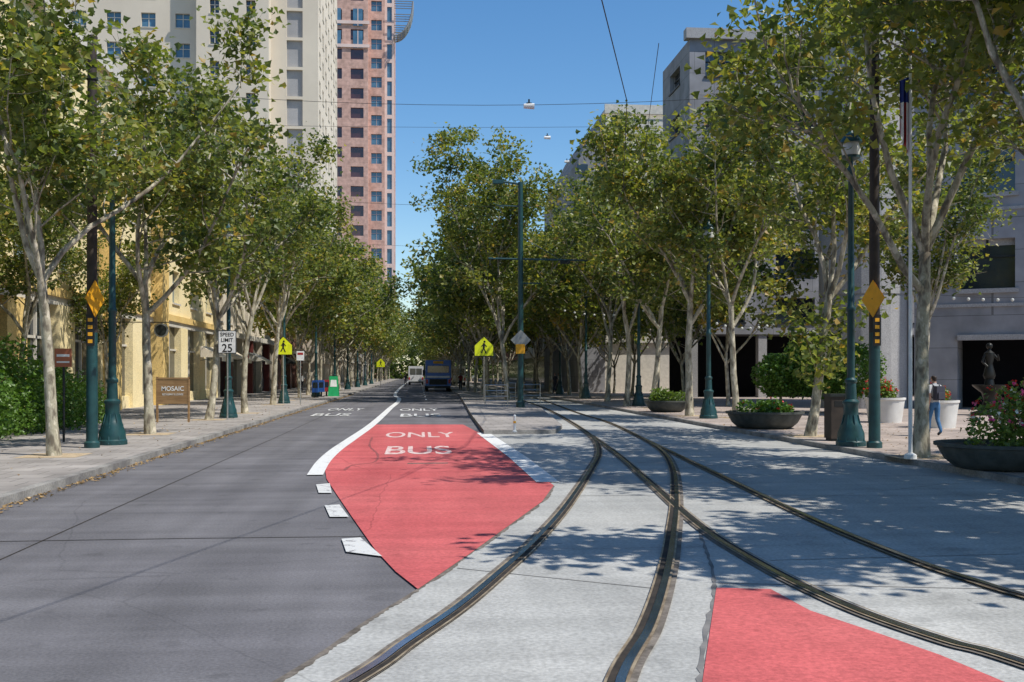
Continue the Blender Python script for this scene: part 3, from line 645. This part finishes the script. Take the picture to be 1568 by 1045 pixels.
b.cyl((.17,0,2.45),(.34,-.1,2.2),.055,.045,'bronze'); b.cyl((.34,-.1,2.2),(.22,-.25,2.42),.045,.03,'bronze'); b.cyl((-.17,0,2.45),(-.3,.0,2.15),.055,.045,'bronze'); b.cyl((-.3,0,2.15),(-.15,-.15,1.95),.045,.03,'bronze')
b.obj('bronze_statue',(x,y,SW),0,True)
def strings(name,p,q,z,sag,n):
    b=B(); P=[(p[0]+(q[0]-p[0])*i/n,p[1]+(q[1]-p[1])*i/n,z-sag*4*(i/n)*(1-i/n)) for i in range(n+1)]
    b.tube(P,.01,'wire',4)
    for a in P[1:-1]: b.sph((a[0],a[1],a[2]-.09),.065,'lampglass',8)
    b.obj(name)
strings('string_lights',at(1438,40),at(1640,40),zat(452,40),.1,9)
strings('string_lights',at(1085,46),at(1200,46),zat(488,46),.35,9)
strings('string_lights',at(850,60),at(1000,60),zat(470,60),.4,10)
# ---------------------------------------------------------------- buildings
def facade(b,o,u,n,W,z0,z1,rows,cols,fw,fh,wall,gl,frame='trim',dep=.3,mull=True,sill=True):
    P=lambda a,c,z:(o[0]+u[0]*a+n[0]*c,o[1]+u[1]*a+n[1]*c,z)
    b.add([P(0,-dep,z0),P(W,-dep,z0),P(W,-dep,z1),P(0,-dep,z1)],[(0,1,2,3)],gl)
    cwid=W/cols; rh=(z1-z0)/rows; ww=cwid*fw; wh=rh*fh; pw=(cwid-ww)
    xs=[i*cwid for i in range(cols+1)]
    for i in range(cols+1):
        a0=max(0,xs[i]-pw/2); a1=min(W,xs[i]+pw/2); b.ob(o,u,n,a0,a1,-dep,0,z0,z1,wall)
    for i in range(cols):
        a0=xs[i]+pw/2;a1=xs[i+1]-pw/2
        for r in range(rows+1):
            s0=z0 if r==0 else z0+(r-1)*rh+(rh-wh)*.5+wh; s1=z1 if r==rows else z0+r*rh+(rh-wh)*.5
            b.ob(o,u,n,a0,a1,-dep,-.003,s0,s1,wall)
        for r in range(rows):
            zb=z0+r*rh+(rh-wh)*.5; m=(a0+a1)/2
            if mull:
                b.ob(o,u,n,m-.04,m+.04,-dep,-dep+.08,zb,zb+wh,frame)
                b.ob(o,u,n,a0,a1,-dep,-dep+.07,zb+wh*.62,zb+wh*.62+.07,frame)
            if sill: b.ob(o,u,n,a0-.08,a1+.08,-.05,.09,zb-.1,zb+.0,frame)
X=-14.0
b=B(); y0,y1=22,74
b.box(X-20,X-.31,y0+.31,y1,0,15.6,'yellowwall')
facade(b,(X,y0),(0,1),(1,0),y1-y0,5.1,15.2,3,11,.36,.55,'yellowwall','blueg')
facade(b,(X-20,y0),(1,0),(0,-1),19.7,5.1,15.2,3,5,.36,.55,'yellowwall','blueg')
b.box(X-20,X-.3,y0+.005,y0+.3,0,5.1,'yellowwall')
b.box(X-20.2,X+.35,y0-.35,y1+.1,15.2,15.75,'trim'); b.box(X-20.1,X+.22,y0-.2,y1+.1,4.75,5.1,'yellowdeep'); b.box(X-.3,X+.12,y0,y1,4.45,4.75,'trim')
nb=10; w=(y1-y0)/nb
for i in range(nb+1):
    yy=y0+i*w; b.box(X-.3,X+.18,max(y0,yy-.9),min(y1,yy+.9),.1,4.45,'yellowdeep' if i%4==3 else 'yellowwall')
    if i<nb:
        b.box(X-.28,X-.2,yy+.9,yy+w-.9,.1,4.45,'darkg'); b.box(X-.2,X-.1,yy+w/2-.05,yy+w/2+.05,.1,4.4,'trim'); b.box(X-.2,X-.1,yy+.9,yy+w-.9,3.1,3.2,'trim')
        b.box(X-.2,X+.02,yy+.9,yy+w-.9,.1,.7,'yellowwall')
for yy in (47.5,56.5): b.box(X-.2,X+.6,yy,yy+1.4,.1,11.5,'yellowdeep')
b.obj('yellow_building')
b=B(); y0,y1=74.4,104
b.box(X-18,X-.31,y0,y1,0,11.5,'creamwall'); facade(b,(X,y0),(0,1),(1,0),y1-y0,4.9,11.2,2,8,.42,.6,'creamwall','darkg')
b.box(X-.3,X+.6,y0,y1+.1,11.2,11.8,'trim'); b.box(X-.3,X+.35,y0,y1,4.5,4.9,'trim')
for i in range(7):
    yy=y0+i*(y1-y0)/6; b.box(X-.3,X+.2,max(y0,yy-.35),min(y1,yy+.35),.1,4.5,'maroon' if i%2 else 'creamwall')
    if i<6: b.box(X-.29,X-.22,yy+.35,yy+4.58,.1,4.5,'darkg')
b.obj('cream_shop_building')
def awning(x,y,w,m,name='awning',s=1,z=3.5,d=1.3):
    b=B(); b.add([(0,0,z),(0,w,z),(s*d,w,z-.7),(s*d,0,z-.7)],[(0,1,2,3)],m); b.add([(s*d,0,z-.7),(s*d,w,z-.7),(s*d,w,z-.95),(s*d,0,z-.95)],[(0,1,2,3)],m)
    b.add([(0,0,z),(s*d,0,z-.7),(0,0,z-.7)],[(0,1,2)],m); b.cyl((0,0.02,z-.9),(s*d,0.02,z-.72),.02,.02,'darkmetal',6); b.obj(name,(x,y,0))
for i,(yy,w,m) in enumerate(((66,4,'creamwall'),(76,4,'creamwall'),(87,4,'trim'),(110,5,'darkmetal'))): awning(X+.62 if yy<75 else X+.25,yy,w,m)
cfg=[('brick_building',105,128,9,'brick',2),('grey_building',128.5,160,13,'graywall2',3),('brick_building',160.5,190,10,'brick',2),('cream_building',190.5,240,14,'creamwall',3),('grey_building',240.5,300,12,'graywall2',3)]
for nm,a,c,h,m,r in cfg:
    b=B(); b.box(X-18,X-.31,a,c,0,h,m); facade(b,(X,a),(0,1),(1,0),c-a,4.3,h-.4,r,int((c-a)/3.6),.42,.6,m,'darkg'); b.box(X-.3,X+.3,a,c,h-.4,h+.15,'trim'); b.box(X-.3,X+.2,a,c,4.0,4.3,'trim')
    k=int((c-a)/5)
    for i in range(k+1):
        yy=a+(c-a)*i/k; b.box(X-.3,X+.05,max(a,yy-.3),min(c,yy+.3),.1,4.0,m)
    b.box(X-.29,X-.24,a,c,.1,4.0,'darkg'); b.obj(nm)
# tall cream tower
b=B(); yf=128; xr=at(489,128)[0]; xl=xr-46
b.box(xl,xr-.36,yf+.36,yf+30,0,60,'whitewall')
facade(b,(xl,yf),(1,0),(0,-1),32,3,60,16,8,.42,.48,'whitewall','blueg','trim',.35)
facade(b,(xl+32,yf-2.0),(1,0),(0,-1),8.4,3,58,15,2,.26,.46,'whitewall','darkg','trim',.35)
b.box(xl+32,xl+40.4,yf-1.64,yf-.01,0,58,'whitewall')
facade(b,(xl+40.4,yf),(1,0),(0,-1),5.6,3,60,16,1,.34,.9,'whitewall','graywall2','trim',.345,False,False)
facade(b,(xr,yf+.36),(0,1),(1,0),29.6,3,60,16,7,.4,.5,'whitewall','blueg')
for z in (14,31,48): b.box(xl+31.8,xl+40.6,yf-2.25,yf-2.003,z,z+.5,'trim')
b.obj('cream_apartment_tower')
# pink tower
D=330; a0=at(497,D); a1=at(563,D); xr=at(603,D)[0]; yf=a0[1]; W1=a1[0]-a0[0]; pit=29.5/1600*D; zt=pit*21.5
b=B(); x0=a0[0]
facade(b,(x0,yf),(1,0),(0,-1),W1,0.5,zt,21,2,.60,.54,'pinkwall','browng','pinkwall',.6,False,False)
b.box(x0,x0+W1,yf+.61,yf+24,0,zt,'pinkwall')
W2=xr-x0-W1
facade(b,(x0+W1+.01,yf+4),(1,0),(0,-1),W2*.62,0.5,zt*.985,21,1,.66,.56,'pinkwall','blueg','pinklight',.6,True,False)
b.box(x0+W1+.01,xr-W2*.38,yf+4.61,yf+24,0,zt*.985,'pinkwall')
facade(b,(xr-W2*.38+.02,yf+6),(1,0),(0,-1),W2*.38-.05,0.5,zt*.97,21,1,.5,.8,'pinklight','blueg','pinklight',.4,False,False)
b.box(xr-W2*.38+.02,xr-.41,yf+6.61,yf+24,0,zt*.97,'pinkwall')
facade(b,(xr,yf+6.5),(0,1),(1,0),17.5,0.5,zt*.97,21,3,.5,.6,'pinkwall','blueg','pinklight',.4,False,False)
for z in (zat(70,D),zat(34,D)): b.box(x0-.2,x0+W1+.5,yf-.5,yf-.003,z-.4,z+.6,'pinklight')
for zz in (zat(62,D),zat(28,D)):
    for fx in (.16,.66): b.box(x0+W1*fx,x0+W1*(fx+.22),yf-.35,yf-.1,zz-2.2,zz+3.2,'blueg'); b.box(x0+W1*(fx+.10),x0+W1*(fx+.12),yf-.45,yf-.351,zz-2.2,zz+3.2,'pinklight')
cx,cy=xr,yf+2; zc=zat(-5,D)
for k in range(4):
    yy=cy+k*2.2; pts=[(cx+6.0*math.sin(t)+.0,yy,zc-11*math.cos(t)+0) for t in [i*math.pi/2/8 for i in range(9)]]
    b.tube(pts,.3,'signback',5)
    for i in range(2,9,2): b.cyl(pts[i],(cx,yy,pts[i][2]),.15,.15,'signback',5)
for i in range(9):
    t=i*math.pi/2/8; b.cyl((cx+6*math.sin(t),cy,zc-11*math.cos(t)),(cx+6*math.sin(t),cy+6.6,zc-11*math.cos(t)),.25,.25,'signback',5)
b.obj('pink_tower')
# grey building near right (oblique)
o=cw(19.25,50); q=cw(19.25+.89*30,50-.454*30); ux,uy=(q[0]-o[0])/30,(q[1]-o[1])/30
U=(ux,uy); l=math.hypot(ux,uy); U=(ux/l,uy/l); Nn=(U[1],-U[0])
b=B()
dep=.35; W=30; storey=4.45
Pf=lambda a,c,z:(o[0]+U[0]*a+Nn[0]*c,o[1]+U[1]*a+Nn[1]*c,z)
b.ob(o,U,Nn,0,W,-16,-dep-.01,3.61,27,'graywall'); b.ob(o,U,Nn,0,W,-16,-3.5,0,3.6,'shadefill')
b.add([Pf(0,-dep,3.6),Pf(W,-dep,3.6),Pf(W,-dep,27),Pf(0,-dep,27)],[(0,1,2,3)],'darkg')
wins=[(2.0,4.35),(6.8,9.15),(11.6,13.95),(16.4,18.75),(21.2,23.5)]
zs0=[5.75+storey*i for i in range(5)]
edges=[0]
for a,c in wins: edges+= [a,c]
edges.append(W)
for i in range(0,len(edges)-1,2): b.ob(o,U,Nn,edges[i],edges[i+1],-dep,0,3.6,27,'graywall')
for a,c in wins:
    lv=3.6
    for z in zs0:
        b.ob(o,U,Nn,a,c,-dep,-.003,lv,z,'graywall'); lv=z+2.3
        b.ob(o,U,Nn,a,c,-dep,-dep+.1,z+1.45,z+1.55,'darkmetal'); b.ob(o,U,Nn,(a+c)/2-.05,(a+c)/2+.05,-dep,-dep+.09,z+1.55,z+2.3,'darkmetal')
        b.ob(o,U,Nn,a,c,-dep,-dep+.05,z+2.0,z+2.3,'graywall2')
        b.ob(o,U,Nn,a-.15,c+.15,-.0,.12,z-.22,z-.02,'graywall2')
    b.ob(o,U,Nn,a,c,-dep,-.003,lv,27,'graywall')
for z in zs0: b.ob(o,U,Nn,0,W,.0,.07,z-.85,z-.7,'graywall2')
b.ob(o,U,Nn,0,1.9,-3.4,0,0,3.6,'graywall')
for a in (8,14,20,26): b.ob(o,U,Nn,a,a+.7,-dep,0,0,3.6,'graywall')
b.ob(o,U,Nn,1.9,W,-dep,.15,3.35,3.6,'graywall2')
c0=cw(17.3,51.5)
b.lathe(c0[0],c0[1],[(2.1,0),(2.1,5.5),(2.05,5.5),(2.05,5.6),(2.1,5.6),(2.1,10),(2.05,10),(2.05,10.1),(2.1,10.1),(2.1,14.4),(2.05,14.4),(2.05,14.5),(2.1,14.5),(2.1,27)],'graywall2',28)
b.obj('grey_office_building')
D=72; p0=at(1056,D)
b=B(); x0=p0[0]; yf=p0[1]; W=20; H=zat(60,D)
b.box(x0+.41,x0+W,yf+.41,yf+8,4.5,H,'graywall'); b.box(x0+.5,x0+W,yf+4,yf+7.9,0,4.5,'shadefill')
facade(b,(x0,yf),(1,0),(0,-1),W,4.5,H,6,4,.56,.5,'graywall','darkg','darkmetal',.4)
facade(b,(x0,yf+.42),(0,1),(-1,0),7.5,4.5,H,6,1,.4,.4,'graywall','darkg','darkmetal',.4)
for a in np.arange(0,W+1,4.9): b.box(x0+a,x0+a+.6,yf+.1,yf+.7,0,4.5,'graywall2')
b.box(x0-.3,x0+W+.3,yf-.3,yf+.5,H,H+.7,'graywall2')
b.obj('concrete_office_building')
D=92; pa=at(886,D); pb=at(927,D); pc=at(1060,D); zl=zat(245,D); zh=zat(166,D)
b=B(); ya=pa[1]
b.add([(pa[0],ya,0),(pb[0],ya,0),(pb[0],ya,zh),(pa[0],ya,zl),(pa[0],ya+25,0),(pb[0],ya+25,0),(pb[0],ya+25,zh),(pa[0],ya+25,zl)],[(0,1,2,3),(4,7,6,5),(3,2,6,7),(0,3,7,4)],'graywall')
b.box(pb[0]+.01,pc[0],ya+.06,ya+25,0,zh,'trim'); b.box(pb[0]-.1,pc[0]+.1,ya-.5,ya-.31,zh-.5,zh+.3,'trim')
b.box(pa[0]-.2,pa[0]+.8,ya-.15,ya-.01,zl-1.2,zl-.4,'darkg')
facade(b,(pb[0]+.01,ya-.3),(1,0),(0,-1),pc[0]-pb[0]-.01,4.5,zh-1,4,3,.3,.4,'trim','darkg')
b.obj('slope_roofed_building')
cfg=[('grey_building',118,150,12,'graywall2',3),('white_building',150.5,185,15,'whitewall',3),('brick_building',185.5,225,10,'brick',2),('cream_building',225.5,300,14,'creamwall',3)]
for nm,a,c,h,m,r in cfg:
    XX=18; b=B(); b.box(XX+.31,XX+18,a,c,0,h,m); facade(b,(XX,a),(0,1),(-1,0),c-a,4.3,h-.4,r,int((c-a)/3.6),.42,.6,m,'darkg'); b.box(XX-.3,XX+.3,a,c,h-.4,h+.15,'trim'); b.box(XX+.24,XX+.3,a,c,.1,4.3,'darkg')
    b.obj(nm)
# ---------------------------------------------------------------- vehicles
M['carblue']=plain('car_paint_blue',(.015,.03,.07),.25,.3,.6); M['carwhite']=plain('car_paint_white',(.7,.7,.7),.3,0,.6); M['carsilver']=plain('car_paint_silver',(.4,.4,.42),.3,.5); M['carred']=plain('car_paint_red',(.35,.02,.02),.3)
M['busblue']=plain('bus_paint_blue',(.02,.14,.48),.3,0,.6)
M['tail']=plain('tail_light',(.5,.01,.01),.2)
def car(name,x,y,paint,L=4.6,W=1.85,H=1.5,rz=0,suv=False):
    b=B(); h1=.52*H if not suv else .56*H; g=.24
    prof=[(-L/2,g+.12),(-L/2-.03,h1*.75),(-L/2+.05,h1),(L*.18,h1+.02),(L*.44,h1*.86),(L/2,h1*.66),(L/2,g+.1),(L/2-.1,g),(-L/2+.1,g)]
    n=len(prof); k=[.96,1,.95,.95,.9,.88,.92,.95,.95]
    b.add([(-W/2*k[i],p[0],p[1]) for i,p in enumerate(prof)]+[(W/2*k[i],p[0],p[1]) for i,p in enumerate(prof)],[tuple(range(n)),tuple(range(n,2*n))[::-1]]+[(i,(i+1)%n,n+(i+1)%n,n+i) for i in range(n)],paint)
    ry0,ry1=(-L*.46,L*.1) if suv else (-L*.28,L*.05); by0,by1=(-L*.49,L*.24) if suv else (-L*.42,L*.22)
    def ring(yy0,yy1,w,z): return [(-w,yy0,z),(w,yy0,z),(w,yy1,z),(-w,yy1,z)]
    b.add(ring(by0,by1,W*.465,h1-.01)+ring(ry0,ry1,W*.38,H-.06),[(0,1,5,4),(1,2,6,5),(2,3,7,6),(3,0,4,7)],'darkg')
    b.add(ring(ry0-.05,ry1+.05,W*.385,H-.062)+ring(ry0+.05,ry1-.05,W*.34,H),[(0,1,5,4),(1,2,6,5),(2,3,7,6),(3,0,4,7),(4,5,6,7)],paint)
    for sx in (-1,1):
        b.cyl((sx*W*.465,by0,h1),(sx*W*.38,ry0,H-.05),.045,.04,paint,6); b.cyl((sx*W*.465,by1,h1),(sx*W*.38,ry1,H-.05),.04,.035,paint,6)
        for yy in (-L*.3,L*.31): b.cyl((sx*(W/2-.2),yy,.33),(sx*(W/2+.01),yy,.33),.33,.33,'tyre',16); b.cyl((sx*(W/2+.011),yy,.33),(sx*(W/2+.02),yy,.33),.2,.19,'stainless',10)
        xx=sorted((sx*W*.30,sx*W*.46)); b.box(xx[0],xx[1],-L/2-.05,-L/2+.02,h1*.66,h1*.9,'tail')
        b.box(*sorted((sx*W*.5,sx*W*.6)),L*.12,L*.16,h1,h1+.14,paint)
    b.box(-.26,.26,-L/2-.055,-L/2-.03,h1*.55,h1*.55+.14,'signwhite'); b.box(-W*.46,W*.46,-L/2-.06,-L/2+.05,g+.05,g+.24,'darkmetal')
    return b.obj(name,(x,y,0),rz,True,bevel=.03)
def van(name,x,y,paint,L=6.5,W=2.3,H=3.0,stripe=None):
    b=B(); b.box(-W/2,W/2,-L/2,L/2-1.6,.55,H,paint); b.add([(-W*.46,L/2-1.59,.5),(W*.46,L/2-1.59,.5),(W*.46,L/2,.5),(-W*.46,L/2,.5),(-W*.44,L/2-1.59,H*.8),(W*.44,L/2-1.59,H*.8),(W*.42,L/2-.7,H*.8),(-W*.42,L/2-.7,H*.8)],[(0,1,2,3),(4,5,6,7),(0,1,5,4),(1,2,6,5),(2,3,7,6),(3,0,4,7)],paint)
    if stripe:
        b.box(-W*.42,W*.42,-L/2-.02,-L/2-.003,H*.60,H*.82,'darkg'); b.box(-W*.45,W*.45,-L/2-.03,-L/2-.003,H*.44,H*.50,stripe); b.box(-.5,.5,-L/2-.06,-L/2-.031,H*.89,H*.97,'signamber'); b.box(-W*.35,W*.35,-L/2-.04,-L/2-.003,H*.22,H*.40,'darkmetal')
    else: b.box(-W*.4,-.04,-L/2-.02,-L/2-.003,H*.55,H*.88,'darkg'); b.box(.04,W*.4,-L/2-.02,-L/2-.003,H*.55,H*.88,'darkg')
    for sx in (-1,1):
        b.box(*sorted((sx*W*.4,sx*W*.48)),-L/2-.03,-L/2-.003,.8,1.2,'tail')
        b.box(*sorted((sx*W*.5,sx*W*.6)),L/2-1.2,L/2-1.1,H*.5,H*.7,'darkmetal')
        for yy in (-L*.28,L*.34): b.cyl((sx*(W/2-.28),yy,.42),(sx*W/2*1.01,yy,.42),.42,.42,'tyre',16)
    b.box(-W*.48,W*.48,-L/2-.1,-L/2-.002,.35,.55,'darkmetal'); b.box(-W*.4,W*.4,-L/2+.2,L/2-.2,.35,.55,'darkmetal'); b.obj(name,(x,y,0),0,bevel=.06)
x,y=at(671,103); van('blue_bus',x,y+4,'busblue',8.5,2.5,3.1,'signwhite')
x,y=at(637,165); van('white_bus',x,y,'carwhite',8,2.3,2.9)
x,y=at(700,150); van('white_van',x,y,'carwhite',6,2.2,2.8)
# ---------------------------------------------------------------- people
def person(name,x,y,z,heading,shirt='shirt',pants='jeans',h=1.75,bag=False,stride=1.0,fingers=True):
    s=stride
    J={'pel':((0,0,.96),(.15,.11)),'sp':((0,.01,1.14),(.135,.10)),'ch':((0,0,1.33),(.165,.115)),'nb':((0,-.005,1.46),(.075,.065)),'nk':((0,.015,1.53),(.055,.055)),
       'jaw':((0,.035,1.585),(.062,.075)),'hd':((0,.02,1.665),(.078,.095)),'tp':((0,.01,1.715),(.06,.075)),'nose':((0,.125,1.62),(.014,.016))}
    E=[('pel','sp'),('sp','ch'),('ch','nb'),('nb','nk'),('nk','jaw'),('jaw','hd'),('hd','tp'),('jaw','nose')]
    for sx,nm,sw in ((-1,'L',1),(1,'R',-1)):
        a=.12*s*sw
        J[nm+'sh']=((sx*.175,-.01,1.40),(.065,.065)); J[nm+'el']=((sx*.235,-.03-a,1.13),(.044,.044)); wy=.07-a*1.8
        J[nm+'wr']=((sx*.245,wy,.90),(.027,.030)); J[nm+'pa']=((sx*.247,wy+.02,.83),(.018,.038))
        E+=[('ch',nm+'sh'),(nm+'sh',nm+'el'),(nm+'el',nm+'wr'),(nm+'wr',nm+'pa')]
        if fingers:
            for i,fl_ in enumerate((.072,.08,.075,.058)):
                fy=wy+.05-.022*i; J[nm+'f%d'%i]=((sx*.247,fy,.79),(.009,.009)); J[nm+'g%d'%i]=((sx*.235,fy,.79-fl_),(.0075,.0075)); E+=[(nm+'pa',nm+'f%d'%i),(nm+'f%d'%i,nm+'g%d'%i)]
            J[nm+'t']=((sx*.235,wy+.065,.815),(.010,.010)); E.append((nm+'pa',nm+'t'))
        J[nm+'hip']=((sx*.09,0,.88),(.095,.10))
        if sw>0: kn,an,to=(sx*.095,.17*s,.50),(sx*.09,.22*s,.09),(sx*.10,.22*s+.18,.04)
        else: kn,an,to=(sx*.095,-.0*s,.49),(sx*.09,-.28*s,.14 if s>.4 else .09),(sx*.10,-.28*s+.16,.035)
        J[nm+'kn']=(kn,(.062,.064)); J[nm+'an']=(an,(.042,.045)); J[nm+'to']=(to,(.042,.03))
        E+=[('pel',nm+'hip'),(nm+'hip',nm+'kn'),(nm+'kn',nm+'an'),(nm+'an',nm+'to')]
    names=list(J); me=bpy.data.meshes.new(name+'_sk'); me.from_pydata([J[k][0] for k in names],[(names.index(a),names.index(c)) for a,c in E],[])
    o=bpy.data.objects.new(name+'_sk',me); bpy.context.collection.objects.link(o)
    m=o.modifiers.new('s','SKIN'); m.use_smooth_shade=True
    for i,k in enumerate(names):
        v=me.skin_vertices[0].data[i]; v.radius=J[k][1]; v.use_root=(k=='pel')
    sd=o.modifiers.new('d','SUBSURF'); sd.levels=2; sd.render_levels=2
    bpy.context.view_layer.update(); dg=bpy.context.evaluated_depsgraph_get(); nm2=bpy.data.meshes.new_from_object(o.evaluated_get(dg)); bpy.data.objects.remove(o)
    nm2.materials.clear()
    for q in ('skin','hair',shirt,pants,'darkmetal'): nm2.materials.append(M[q])
    for p in nm2.polygons:
        c=p.center; i=0
        if c.z>1.5: i=1 if (c.y<.02+ (c.z-1.6)*.5 and c.z>1.56) or c.z>1.72 else 0
        elif abs(c.x)>.19 and c.z<1.22: i=0
        elif c.z>.97: i=2
        elif c.z>.11: i=3
        else: i=4
        p.material_index=i; p.use_smooth=True
    e=bpy.data.objects.new(name,None); bpy.context.collection.objects.link(e); e.location=(x,y,z); e.rotation_euler=(0,0,heading); e.scale=(h/1.78,)*3
    bd=bpy.data.objects.new('body',nm2); bpy.context.collection.objects.link(bd); bd.parent=e
    if bag:
        b=B(); b.box(-.14,.14,-.27,-.11,1.02,1.42,'bag'); b.box(-.11,.11,-.31,-.271,1.05,1.24,'bag')
        for sx in (-1,1): b.tube([(sx*.1,-.12,1.40),(sx*.11,-.02,1.49),(sx*.11,.12,1.38),(sx*.12,.10,1.2),(sx*.14,-.1,1.08)],.018,'bag',6)
        b.obj('backpack',parent=e,bevel=.04)
    return e
x,y=gp(1431,668,SW); person('walking_man',x,y,SW,math.radians(12),bag=True,stride=.6,h=1.68)
M['dress']=plain('cloth_dark',(.04,.04,.06),.9); M['clothr']=plain('cloth_red',(.4,.05,.05),.9); M['clothw']=plain('cloth_white',(.6,.6,.58),.9)
x,y=gp(621,592); person('pedestrian',x,y,0,math.radians(180),'dress','dress',fingers=False)
for u,v,sh in ((462,600,'clothw'),(705,597,'clothr'),(850,603,'dress'),(856,600,'clothw')):
    x,y=gp(u,v,SW); person('pedestrian',x,y,SW,R.uniform(0,6),sh,'dress',fingers=False)
# ---------------------------------------------------------------- light, sky, camera
az=math.radians(120); el=math.radians(56)
ts=Vector((math.sin(az)*math.cos(el),math.cos(az)*math.cos(el),math.sin(el)))
ld=bpy.data.lights.new('sun','SUN'); ld.energy=5.0; ld.angle=math.radians(.5); ld.color=(1,.955,.88)
lo=bpy.data.objects.new('sun',ld); bpy.context.collection.objects.link(lo); lo.rotation_euler=(-ts).to_track_quat('-Z','Y').to_euler(); lo.location=(0,0,60)
w=bpy.data.worlds.new('World'); bpy.context.scene.world=w; w.use_nodes=True; nt=w.node_tree
sk=nt.nodes.new('ShaderNodeTexSky'); sk.sky_type='NISHITA'; sk.sun_disc=False; sk.sun_elevation=el; sk.sun_rotation=az; sk.air_density=1.0; sk.dust_density=.3; sk.ozone_density=2.0
hs=nt.nodes.new('ShaderNodeHueSaturation'); hs.inputs['Saturation'].default_value=1.28
nt.links.new(sk.outputs[0],hs.inputs['Color']); nt.links.new(hs.outputs[0],nt.nodes['Background'].inputs[0]); nt.nodes['Background'].inputs[1].default_value=.15
cd=bpy.data.cameras.new('camera'); cd.sensor_width=36; cd.lens=36*1600/1568; cd.shift_y=49.5/1568; cd.clip_end=5000; cd.clip_start=.1
co=bpy.data.objects.new('camera',cd); bpy.context.collection.objects.link(co); co.location=(0,0,EYE); co.rotation_euler=(math.pi/2,0,-TH)
sc=bpy.context.scene; sc.camera=co; sc.view_settings.view_transform='Standard'; sc.view_settings.look='None'; sc.view_settings.exposure=0
